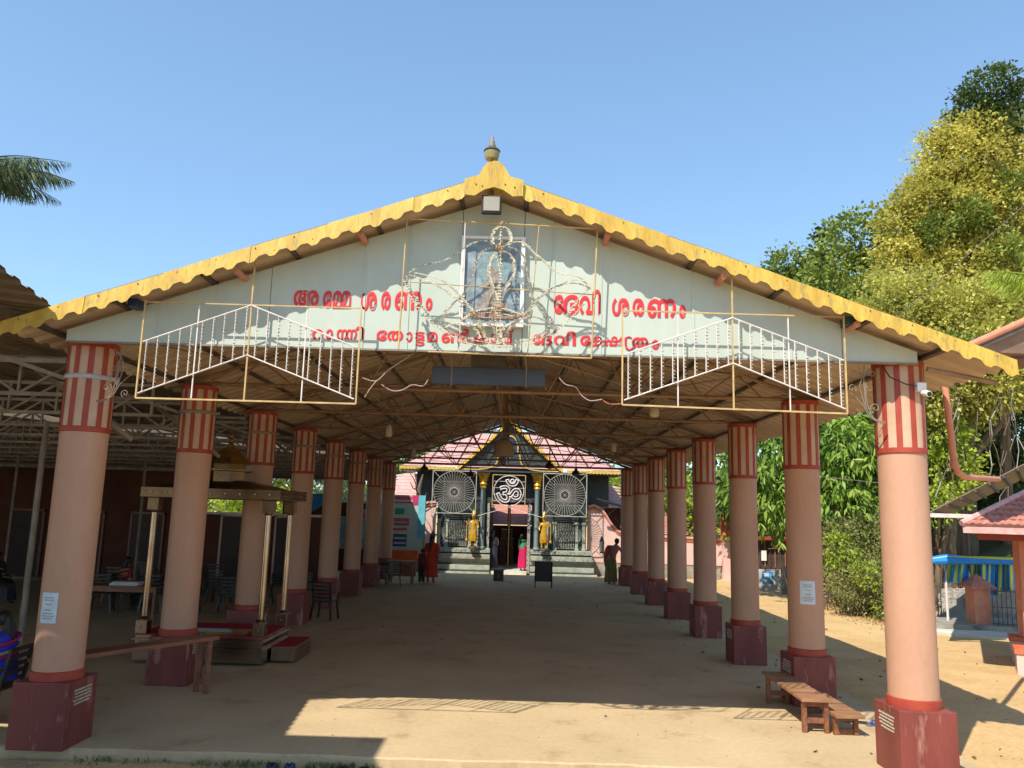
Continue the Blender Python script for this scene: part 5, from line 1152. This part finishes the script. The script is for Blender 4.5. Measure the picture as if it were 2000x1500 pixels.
# ------------------------------------------------------------------ people
def person(x, y, z, rz, label, P, arms, H=1.0, hair=True, group=None, long_hair=0, skinm=None):
    """P: dict of joints in a local frame that faces -y; arms: list of (shoulder, elbow, wrist, fingertip direction)"""
    t = thing('person', (x, y, z), label, 'person', group, rz); sm = skinm or SKIN
    pts, ed, ra = [], [], []
    def add(p, r, par=None):
        pts.append(tuple(Vector(p)*H)); ra.append(r*H if not hasattr(r, '__len__') else tuple(q*H for q in r)); i = len(pts)-1
        if par is not None: ed.append((par, i))
        return i
    pel = add(P['pelvis'], (.13, .10)); wa = add(P['waist'], (.11, .085), pel); chs = add(P['chest'], (.13, .09), wa); nb = add(P['neck0'], .055, chs)
    nk = add(P['neck1'], .045, nb); hd = Vector(P['head']); add(hd+Vector((0,0,-.045)), (.055,.065), nk); h1 = add(hd+Vector((0,0,.03)), (.070,.085), len(pts)-1); add(hd+Vector((0,.005,.085)), (.045,.05), h1)
    for leg in P['legs']:
        pr = pel
        for (q, r) in zip(leg, (.085, .06, .04, .032, .028)): pr = add(q, r, pr)
    for sh_, el, wr, fd in arms:
        a = add(sh_, .05, chs); b = add(el, .038, a); c = add(wr, .026, b); d = add(Vector(wr)+Vector(fd)*.06, (.035,.018), c)
        u = Vector(fd).orthogonal().normalized(); curl = Vector(fd).cross(u).normalized()
        for k, L_ in enumerate((.055, .065, .07, .06)):
            s = (k-1.5)*.018; base = Vector(wr)+Vector(fd)*.075+u*s; m1 = add(base+Vector(fd)*L_*.5+curl*.008, .0095, d); add(base+Vector(fd)*L_*.85+curl*.028, .008, m1)
        m1 = add(Vector(wr)+Vector(fd)*.045+u*.042, .0105, c); add(Vector(wr)+Vector(fd)*.075+u*.055+curl*.015, .009, m1)
    skin('body', pts, ed, ra, sm, t, 2)
    hv = hd*H
    m = MB(); m.tube([hv+Vector((0,-.083,.03))*H, hv+Vector((0,-.10,.0))*H, hv+Vector((0,-.088,-.012))*H], [.008*H,.014*H,.012*H], 6); m.build('nose', sm, t, local=True, smooth=True)
    for s in (-1, 1):
        m = MB(); m.ball(hv+Vector((s*.03,-.078,.025))*H, .010*H, 6, 4); m.build('eye', BLACK, t, local=True)
        m = MB(); m.ball(hv+Vector((s*.074,.0,.01))*H, .018*H, 6, 4, (.5,1,1.4)); m.build('ear', sm, t, local=True)
    m = MB(); m.tube([hv+Vector((-.022,-.080,-.038))*H, hv+Vector((0,-.088,-.040))*H, hv+Vector((.022,-.080,-.038))*H], .005*H, 5); m.build('mouth', M('lips', (.20,.05,.04), None, .5), t, local=True)
    m = MB(); m.lathe((hv.x, hv.y+.018*H, hv.z), [(.078*H,-.03*H),(.088*H,.02*H),(.085*H,.07*H),(.06*H,.11*H),(.02*H,.127*H)], 14, 1, 1.05)
    if long_hair: m.tube([hv+Vector((0,.07,.05))*H, hv+Vector((0,.10,-.08))*H, hv+Vector((0,.12,-.22))*H, hv+Vector((.01,.13,-.22-long_hair))*H], [.06*H,.07*H,.055*H,.02*H], 8)
    else: m.ball(hv+Vector((0,.09,-.01))*H, .045*H, 8, 6)
    m.build('hair', HAIR, t, local=True, smooth=True)
    return t
def stand(lean=0, bend=0):
    return dict(pelvis=(0,0,.90), waist=(lean*.3,-bend*.2,1.04), chest=(lean*.8,-bend*.6,1.24), neck0=(lean,-bend,1.36), neck1=(lean*1.1,-bend*1.1,1.41), head=(lean*1.3,-bend*1.4,1.50),
        legs=[[(s*.09,0,.84),(s*.10,-.01,.46),(s*.10,.01,.10),(s*.10,.02,.05),(s*.11,-.12,.03)] for s in (-1, 1)])
ORD = M('orange_red_dress', (.55,.07,.02), (.42,.03,.015), .8, 3); MAGD = M('magenta_dress', (.50,.01,.10), (.36,.01,.07), .8, 3)
t = person(-2.92, 28.9, 0, 2.9, 'woman in a long orange red dress with long hair standing by the far table', stand(), [((-.17,0,1.30),(-.23,.03,1.04),(-.20,-.02,.80),(0,-.1,-1)), ((.17,0,1.30),(.24,.02,1.04),(.22,-.06,.80),(0,-.1,-1))], 1.04, long_hair=.22)
m = MB(); m.loft([(0,0,1.42,.09,.08),(0,0,1.38,.19,.11),(0,0,1.25,.19,.13),(0,0,1.05,.16,.12),(0,0,.85,.20,.16),(0,0,.5,.22,.18),(0,0,.22,.25,.20)], 24, .14, 8); m.build('dress', ORD, t, local=True, smooth=True)
for s in (-1, 1): m = MB(); m.tube([(s*.17,0,1.37),(s*.23,.01,1.20),(s*.26,.02,1.02)], [.075,.065,.06], 8); m.build('sleeve', ORD, t, local=True, smooth=True)
t = person(-3.24, 28.9, 0, 2.7, 'child in a dark red top holding hands beside the orange dressed woman', stand(), [((-.17,0,1.30),(-.25,0,1.06),(-.30,-.05,.85),(0,-.1,-1)), ((.17,0,1.30),(.23,.02,1.06),(.22,-.03,.84),(0,0,-1))], .74)
m = MB(); m.loft([(0,0,1.02,.07,.06),(0,0,.99,.14,.09),(0,0,.85,.14,.10),(0,0,.62,.15,.11)], 18, .06, 6); m.build('top', M('dark_red_top', (.16,.02,.03), None, .8), t, local=True, smooth=True)
m = MB()
for s in (-1, 1): m.loft([(s*.065,0,.64,.085,.09),(s*.07,0,.35,.065,.07),(s*.07,0,.06,.05,.055)], 12)
m.build('trousers', BLACK, t, local=True, smooth=True)
# woman in a red sari reaching to the last right column
P_ = stand(.13, .10)
t = person(3.66, 31.0, 0, .5, 'woman in a red sari over a green skirt reaching towards the last right column', P_, [((-.05,-.07,1.30),(-.15,-.16,1.08),(-.10,-.24,.86),(.3,-.3,-1)), ((.30,-.08,1.30),(.38,-.16,1.08),(.47,-.28,.92),(.8,-.5,-.6))], 1.04)
SARI = M('red_sari', (.42,.035,.03), (.30,.14,.09), .8, 6, stretch=(1,1,.3)); OLV = M('olive_skirt', (.16,.17,.05), (.24,.22,.09), .8, 8, stretch=(1,1,.2)); PKS = M('peach_sari', (.50,.24,.17), (.40,.16,.12), .8, 6)
m = MB(); m.loft([(0,0,1.0,.17,.13),(0,0,.85,.21,.16),(0,0,.5,.22,.18),(0,0,.06,.25,.20)], 28, .2, 11); m.build('skirt', OLV, t, local=True, smooth=True)
m = MB(); m.loft([(.14,-.10,1.44,.07,.06),(.13,-.09,1.39,.19,.11),(.11,-.06,1.25,.20,.14),(.04,-.02,1.08,.18,.14),(0,0,.92,.20,.16)], 22, .06, 7); m.build('blouse', PKS, t, local=True, smooth=True)
m = MB(); m.loft([(0,.02,1.42,.14,.09),(-.04,.05,1.30,.17,.12),(-.09,.07,1.1,.17,.12),(-.11,.08,.85,.15,.11),(-.10,.08,.62,.10,.08),(-.08,.08,.48,.03,.05)], 22, .18, 7); m.build('draped_end', SARI, t, local=True, smooth=True)
m = MB(); m.strip([(.36,-.26,.98),(.42,-.28,.99),(.50,-.30,.96)], [(.38,-.26,.52),(.45,-.28,.56),(.53,-.30,.54)], .03); m.build('white_cloth', WHITE, t, local=True)
# people in the doorway
t = person(-.95, 36.3, .02, 3.1, 'person in a dark wrap just inside the left of the temple door', stand(), [((-.17,0,1.30),(-.22,0,1.05),(-.14,-.14,.95),(1,-.5,0)), ((.17,0,1.30),(.23,0,1.05),(.14,-.14,.95),(-1,-.5,0))], 1.06, long_hair=.1)
m = MB(); m.loft([(0,0,1.45,.09,.08),(0,0,1.40,.20,.12),(0,0,1.2,.21,.15),(0,0,.9,.22,.17),(0,0,.5,.22,.18),(0,0,.08,.25,.20)], 20, .1, 7); m.build('wrap', M('navy_wrap', (.02,.018,.035), (.03,.03,.05), .8), t, local=True, smooth=True)
t = person(.38, 36.4, .02, 2.5, 'woman in a magenta dress with a green shawl inside the temple door', stand(.05), [((-.17,0,1.30),(-.22,0,1.05),(-.14,-.14,.95),(1,-.5,0)), ((.17,0,1.30),(.23,0,1.05),(.22,-.05,.82),(0,0,-1))], .98, long_hair=.1)
m = MB(); m.loft([(0,0,1.1,.15,.12),(0,0,.85,.19,.15),(0,0,.5,.21,.17),(0,0,.10,.23,.18)], 22, .16, 8); m.build('dress', MAGD, t, local=True, smooth=True)
m = MB(); m.loft([(.05,0,1.36,.09,.08),(.05,0,1.32,.18,.12),(.03,0,1.1,.18,.14),(-.06,.02,.6,.10,.10),(-.10,.03,.25,.05,.05)], 18, .12, 6); m.build('shawl', GRN, t, local=True, smooth=True)
# seated women
def seated(x, y, rz, label, main, band, sk2):
    P_ = dict(pelvis=(0,.10,.52), waist=(0,.11,.66), chest=(0,.08,.86), neck0=(0,.06,.98), neck1=(0,.05,1.03), head=(0,.03,1.12),
        legs=[[(s*.09,.02,.52),(s*.11,-.36,.52),(s*.11,-.36,.13),(s*.11,-.36,.05),(s*.12,-.48,.03)] for s in (-1, 1)])
    t = person(x, y, 0, rz, label, P_, [((-.17,.07,.92),(-.25,.06,.72),(-.25,-.14,.68),(0,-1,-.1)), ((.17,.07,.92),(.25,.06,.72),(.25,-.14,.68),(0,-1,-.1))], 1.0, long_hair=.08)
    m = MB(); m.loft([(0,.06,1.02,.08,.07),(0,.07,.98,.19,.11),(0,.08,.86,.20,.14),(0,.10,.68,.18,.14),(0,.08,.50,.21,.18)], 22, .04, 6); m.build('blouse', main, t, local=True, smooth=True)
    m = MB(); m.loft([(0,.02,.60,.20,.16),(0,-.10,.585,.22,.26),(0,-.20,.50,.23,.28),(0,-.30,.35,.22,.20),(0,-.33,.10,.24,.20)], 24, .1, 9); m.build('skirt', sk2, t, local=True, smooth=True)
    for s in (-1, 1): m = MB(); m.tube([(s*.16,.07,.96),(s*.22,.065,.84),(s*.255,.06,.74)], [.07,.062,.055], 8); m.build('sleeve', main, t, local=True, smooth=True); m = MB(); m.tube([(s*.245,.062,.76),(s*.256,.06,.73)], .062, 8); m.build('sleeve_band', band, t, local=True)
    for k, (zz, mm) in enumerate(((.93, band), (.83, YEL), (.78, band))):
        m = MB(); m.tube([(.205*math.cos(q), .08+.15*math.sin(q), zz-.05*math.cos(q)) for q in np.linspace(0, 2*math.pi, 22)], .016, 5, False); m.build('sari_border', mm, t, local=True)
    return t
seated(-5.87, 9.45, -math.pi/2, 'woman in a bright blue and red sari seated at the left edge', M('royal_blue_cloth', (.02,.03,.42), (.03,.05,.50), .7, 5), M('crimson_cloth', (.50,.02,.06), None, .8), M('deep_pink_cloth', (.36,.02,.12), None, .8))
seated(-9.05, 19.3, 2.4, 'person in a dark red garment seated in the shadowy side hall', M('dull_red_cloth', (.24,.02,.03), None, .8), PKS, BLACK)
seated(-12.6, 20.0, 1.3, 'person silhouetted in dark clothes at the far left of the side hall', BLACK, PLASD, BLACK)
for (x, y, rz, q) in ((-9.05, 19.3, 2.4, 'the person in dark red'), (-12.6, 20.0, 1.3, 'the dark clothed person at the far left')): chair(x, y, rz, 'dark chair under '+q+' in the side hall')

# ------------------------------------------------------------------ vegetation
def crown(name, parent, ells, mat, dens, leaf, clump=.5, asp=.32, up=.35, droop=.25, inner=.72):
    P, D, S_ = [], [], []
    for (cx, cy, cz, rx, ry, rz_) in ells:
        area = 4*math.pi*((rx*ry)**1.6/3+(rx*rz_)**1.6/3+(ry*rz_)**1.6/3)**(1/1.6)
        nc = int(area*dens[0]); u = rng.normal(size=(nc, 3)); u /= np.linalg.norm(u, axis=1, keepdims=True)
        keep = (u[:, 1] < .45); u = u[keep]; nc = len(u)
        rad = rng.uniform(inner, 1.06, nc)*(1+.10*np.sin(u[:, 0]*7+cx)+.10*np.sin(u[:, 2]*9+cz))
        C = u*rad[:, None]*np.array([rx, ry, rz_])+np.array([cx, cy, cz])
        k = dens[1]; cr = clump*rng.uniform(.5, 1.25, nc)
        off = rng.normal(size=(nc, k, 3))*.45; p = C[:, None, :]+off*cr[:, None, None]*np.array([1, 1, .75])
        d = off*.9+u[:, None, :]*.55+rng.normal(size=(nc, k, 3))*.45; d[..., 2] += up-droop
        P.append(p.reshape(-1, 3)); D.append(d.reshape(-1, 3)); S_.append(leaf*rng.uniform(.55, 1.25, nc*k))
    P, D, S_ = np.concatenate(P), np.concatenate(D), np.concatenate(S_)
    return leafset(name, mat, P, D, S_, asp, parent, droop=droop*.6)
def limbs(parent, base, ells, r0, mat=None):
    m = MB(); b = Vector(base); top = Vector((np.mean([e[0] for e in ells]), np.mean([e[1] for e in ells]), np.mean([e[2] for e in ells])))
    mid = b.lerp(top, .5)+Vector((.3, 0, .2)); m.tube([b, b.lerp(mid, .5)+Vector((-.1,0,0)), mid, top], [r0, r0*.8, r0*.65, r0*.3], 8); m.build('trunk', mat or BARK, parent)
    for e in ells:
        c = Vector(e[:3]); s = b.lerp(top, random.uniform(.35, .8)); q = s.lerp(c, .5)+Vector((random.gauss(0,.3), random.gauss(0,.3), random.gauss(0,.3)))
        m = MB(); m.tube([s, q, c, c+Vector((random.gauss(0,.5), random.gauss(0,.3), e[5]*.6))], [r0*.45, r0*.32, r0*.2, r0*.06], 6); m.build('limb', mat or BARK, parent)
def E(px, py, rpx, Y, rz=None, dy=1.0):
    c = at(px, py, Y); s = Y/1565*1.0; r = rpx*s*1.02; return (c.x, c.y, c.z, r, r*dy, (rz*s if rz else r))
def tree(name, label, ells, mat, dens, leaf, trunk=.22, base=None, group=None, **kw):
    b = base or (np.mean([e[0] for e in ells]), np.mean([e[1] for e in ells])+.6, -.1)
    b = (b[0], b[1], gz(b[0], b[1])-.1)
    t = thing(name, b, label, 'tree', group); limbs(t, b, ells, trunk); crown('crown', t, ells, mat, dens, leaf, **kw); return t
G1 = 'tall trees on the slope to the right'
tree('vine_covered_tree', 'tallest golden tree smothered in creepers at the top right', [E(1905,330,95,27), E(1865,290,62,26.8), E(1800,400,60,27), E(1765,445,52,27), E(1850,420,85,27), E(1955,440,95,27), E(1800,520,75,27), E(1880,540,90,27), E(1975,560,70,27)], LGOLD, (13, 28), .15, .4, clump=.36, group=G1)
for o_ in [o for o in bpy.data.objects if o.name == 'vine_covered_tree']:
    crown('green_creeper', o_, [E(1960,500,40,25.6), E(1830,450,28,25.8), E(1890,420,30,25.6), E(1980,370,30,25.6), E(1790,590,32,25.2), E(1920,590,30,25.0)], LMID, (12, 22), .16, clump=.34)
tree('creeper_tree', 'dark green creeper crown topping the tallest tree', [E(1935,175,52,26.5,42), E(1900,215,42,26.5), E(1965,215,42,26.5), E(1925,255,55,26.5)], LDARK, (15, 15), .16, .2, clump=.35, group=G1)
tree('vine_covered_tree', 'broad golden olive tree mass just above the right eave', [E(1760,610,85,25), E(1850,650,95,24.5), E(1940,640,95,24.5), E(1730,690,60,24.5), E(1900,740,80,24), E(1820,760,75,24), E(1990,720,70,24), E(1700,640,45,25)], LGOLD2, (12, 28), .14, .4, clump=.34, group=G1)
o_ = [o for o in bpy.data.objects if o.name == 'vine_covered_tree.001'][0]
crown('green_creeper', o_, [E(1780,680,30,23.6), E(1880,690,34,23.2), E(1960,690,32,23.2), E(1840,720,30,23.0), E(1730,720,26,23.5)], LMID, (12, 22), .15, clump=.32)
tree('hill_tree', 'dark green tree left of the golden trees above the eave', [E(1680,470,58,31), E(1640,530,60,31), E(1700,560,70,31), E(1620,590,60,31), E(1760,450,45,30), E(1690,620,70,30)], LMID, (9, 15), .20, .3, clump=.5, group=G1)
tree('hill_tree', 'small light green tree at the left end of the hillside', [E(1540,525,36,35), E(1515,555,34,35), E(1570,560,42,35), E(1595,530,30,35), E(1545,600,50,35)], LMID, (11, 15), .20, .2, clump=.45, group=G1)
tree('leggy_tree', 'thin leggy sapling with a dark top rising from the hillside', [E(1607,458,11,34,15), E(1600,500,14,34,12)], LDARK, (30, 14), .22, .05, clump=.3, group=G1)
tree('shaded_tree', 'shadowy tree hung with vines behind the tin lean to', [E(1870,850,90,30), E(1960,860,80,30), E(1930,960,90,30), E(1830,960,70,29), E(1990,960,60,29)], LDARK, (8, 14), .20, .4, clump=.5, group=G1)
tree('bright_tree', 'bright leafed tree right of the front right column', [E(1835,850,50,24), E(1850,920,50,24), E(1830,980,35,24), E(1810,780,40,24.5)], LBRIGHT, (13, 15), .16, .15, clump=.4)
tree('mango_tree', 'mango tree with long drooping leaves behind the second right column', [E(1660,880,75,25), E(1720,960,65,25), E(1640,990,60,25), E(1500,900,60,26.5), E(1480,960,50,26.5), E(1540,1000,40,26), E(1580,900,60,26), E(1700,840,60,25.6)], MANGO, (6.5, 15), .34, .16, base=(13.2, 30, 0), clump=.50, asp=.17, up=0, droop=.55)
# individually countable big mango leaves on the nearest sprays
mg = [o for o in bpy.data.objects if o.name == 'mango_tree'][0]
lm = MB(); lm.add([(0,0,0),(.035,.10,.008),(.028,.22,0),(0,.32,-.03),(-.028,.22,0),(-.035,.10,.008),(0,.12,-.006),(0,.22,-.012)], [(0,1,6),(1,2,7,6),(2,3,7),(3,4,7),(4,5,6,7),(5,0,6)])
lo_ = lm.build('leaf', leafmat('mango_leaf_light', (.12,.22,.02), (.38,.46,.10), .25), mg, local=True); lme = lo_.data; bpy.data.objects.remove(lo_)
for (px, py, Y) in [(1640,860,23.3),(1700,900,23.2),(1660,950,23.2),(1640,1010,23.3),(1700,1000,23.2),(1530,930,24.7),(1500,980,24.7),(1480,900,24.8),(1550,1010,24.5),(1520,1060,24.6),(1680,1040,23.5),(1730,870,23.4),(1625,930,23.4),(1700,950,23.1),(1670,990,23.1),(1490,1030,24.7),(1660,905,23.1),(1720,1030,23.5)]:
    c = at(px+rng.normal(0,6), py+rng.normal(0,6), Y)
    for k in range(11):
        o = bpy.data.objects.new('leaf', lme); COL.objects.link(o); o.parent = mg; o.location = c-Vector(mg.location)
        o.rotation_euler = (random.gauss(-.75,.35), random.gauss(0,.3), 2*math.pi*k/13+random.gauss(0,.3)); o.scale = [random.uniform(.65,1.15)]*3
tree('yellow_green_tree', 'feathery yellow green tree behind the middle right columns', [E(1410,930,45,40), E(1350,960,40,40), E(1440,990,45,40), E(1380,1010,40,40), E(1240,960,35,42)], LBRIGHT, (5, 15), .25, .2, clump=.7)
tree('far_tree', 'green tree showing between the temple and the last right columns', [E(1210,960,28,44), E(1190,1010,30,44), E(1250,990,36,44), E(1300,960,40,44), E(1230,1030,30,43)], LMID, (5, 15), .28, .2, clump=.7)
tree('far_tree', 'green tree above the left end of the temple roof', [E(800,890,30,45), E(770,905,25,45), E(830,880,25,45)], LMID, (5, 15), .28, .2, clump=.7)
tree('far_tree', 'yellowish tree seen between the third and fourth left columns', [E(560,970,30,40), E(540,1000,25,40), E(430,1000,30,40), E(470,1005,30,40)], LBRIGHT, (6, 14), .26, .2, clump=.6)
# dense hillside cover behind everything on the right
P_ = []; 
for i in range(46):
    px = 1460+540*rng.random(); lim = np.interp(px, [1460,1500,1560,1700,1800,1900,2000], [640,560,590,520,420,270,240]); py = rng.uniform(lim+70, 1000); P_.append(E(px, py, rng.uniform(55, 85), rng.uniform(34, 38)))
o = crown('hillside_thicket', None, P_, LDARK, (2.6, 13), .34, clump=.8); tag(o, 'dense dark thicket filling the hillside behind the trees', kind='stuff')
P_ = [E(px, 975+10*math.sin(px), 42, 48) for px in range(1150, 1480, 40)]+[E(px, 985, 36, 48) for px in range(380, 830, 40)]
o = crown('far_thicket', None, P_, LMID, (2.6, 13), .34, clump=.9); tag(o, 'distant green thicket behind the compound wall', kind='stuff')
# scrub bush and its stones
t = thing('scrub_bush', (9.9, 24.5, 0), 'sprawling dry scrub bush at the foot of the slope between the right columns', 'bush')
crown('foliage', t, [E(1650,1130,42,25), E(1700,1110,50,25), E(1690,1170,38,23), E(1730,1160,40,23), E(1640,1090,40,27), E(1745,1080,45,26), E(1610,1080,22,28), E(1640,1055,34,23.5), E(1700,1050,42,23.5), E(1745,1030,36,23.5), E(1660,1140,34,22.8), E(1720,1130,38,22.4), E(1745,1195,24,21.6)], LDRY, (30, 17), .09, clump=.30, asp=.25)
crown('green_sprays', t, [E(1625,1110,26,25.5,30), E(1735,1190,20,22), E(1700,1080,30,25), E(1635,1075,28,23), E(1690,1120,22,22.4)], LBRIGHT, (22, 13), .12, clump=.25)
m = MB(); r_ = random.Random(9)
for i in range(46):
    b = Vector((r_.uniform(9.0, 10.8), r_.uniform(22.6, 26), 0)); m.tube([b, b+Vector((r_.gauss(0,.2), -.1, .5)), b+Vector((r_.gauss(0,.5), -.2, r_.uniform(.7,1.5)))], [.018,.012,.005], 4)
m.build('twigs', BARK, t)
sm_ = [o for o in bpy.data.meshes if o.name.startswith('stone')]; sm_ = [q for q in sm_ if q.name.split('.')[0] == 'stone']
t = thing('rubble_edging', (9.4, 24.5, 0), 'row of rubble stones edging the scrub bank', 'stones'); r_ = random.Random(4)
for i in range(38):
    u = i/37; p = fl(1612+70*u+r_.gauss(0,5), 1160+38*u+r_.gauss(0,4)); o = bpy.data.objects.new('stone', sm_[0]); COL.objects.link(o); o.parent = t; o.location = p-Vector(t.location)+Vector((0,0,.06)); o.rotation_euler = (r_.random()*3, r_.random()*3, 0); o.scale = [r_.uniform(.7,1.6)]*3
P, D, S_ = [], [], []
for i in range(900):
    u = rng.random(); p = fl(1600+150*u+rng.normal(0,10), 1165+50*u+abs(rng.normal(0,10))); P.append((p.x, p.y, gz(p.x, p.y)+.01)); D.append((rng.normal(), rng.normal(), .5)); S_.append(rng.uniform(.04,.11))
tag(leafset('dry_verge', M('straw_litter', (.36,.24,.10), (.22,.13,.06), .9), np.array(P), np.array(D), np.array(S_), .15), 'dry straw and leaf verge along the scrub', kind='stuff')
# hanging vines in the gap on the right
t = thing('hanging_vines', (15, 27, 8), 'pale hanging vines and bare stems below the golden trees at the right edge', 'vines'); r_ = random.Random(8)
for i in range(13):
    px = r_.uniform(1840, 2000); P = [at(px, 690+r_.uniform(0,60), 23.0)]; n = r_.randint(5, 9)
    for k in range(n): px += r_.gauss(0, 9); P.append(at(px, 760+k*30, 23+r_.uniform(-.3,.3)))
    m = MB(); m.tube(P, r_.uniform(.008,.018), 5); m.build('vine', BARK if i % 3 else GREYW, t)
# coconut palms
def palm(x, y, z, n, L_, label, az0=0, mat=None, dr=1.0):
    mat = mat or LPALM
    t = thing('coconut_palm', (x, y, 0), label, 'palm tree', 'coconut palms')
    m = MB(); m.tube([(x+.6, y+.3, -.1), (x+.35, y+.1, z*.4), (x+.1, y, z*.75), (x, y, z)], [.2,.17,.14,.13], 10); m.build('trunk', BARK, t)
    for k in range(n):
        a = az0+2*math.pi*k/n+random.gauss(0,.12); el = random.uniform(.05, .75); pts = []
        for j in range(13):
            s = L_*j/12; pts.append(Vector((x, y, z))+Vector((math.cos(a)*s*math.cos(el*(1-j/14)), math.sin(a)*s*math.cos(el*(1-j/14)), s*math.sin(el)*(1-.25*j/12)-dr*.115*s*s*(.6+.5*(1-el)))))
        m = MB(); m.tube(pts, [.035*(1-j/14) for j in range(13)], 5); fr = m.build('frond', mat, t)
        P, D, S_ = [], [], []
        for j in range(2, 64):
            f_ = j/64*12; i = min(11, int(f_)); p = pts[i].lerp(pts[i+1], f_-i); d = (pts[i+1]-pts[i]).normalized(); sd_ = d.cross(Vector((0,0,1))).normalized()
            for s in (-1, 1): P.append(p); D.append(d*.55+sd_*s*.5+Vector((0,0,-.75))+Vector([random.gauss(0,.07) for _ in range(3)])); S_.append(L_*.24*math.sin(math.pi*min(1, .18+.8*j/64))**.7)
        leafset('leaflets', mat, np.array(P), np.array(D), np.array(S_), .045, fr, droop=.15)
p = at(-88, 335, 17); palm(p.x, p.y, p.z, 24, 2.4, 'coconut palm whose fronds reach in at the upper left edge', .15)
p = at(2085, 560, 15); palm(p.x, p.y, p.z, 16, 1.5, 'bright palm frond tips at the right edge before the golden trees', .3, mat=LBRIGHT)
p = at(690, 975, 44); palm(p.x, p.y, p.z, 12, 3, 'distant palm between the left columns', .3)
p = at(600, 950, 40); palm(p.x, p.y, p.z+.6, 12, 3, 'distant palm beyond the fourth left column', .6)
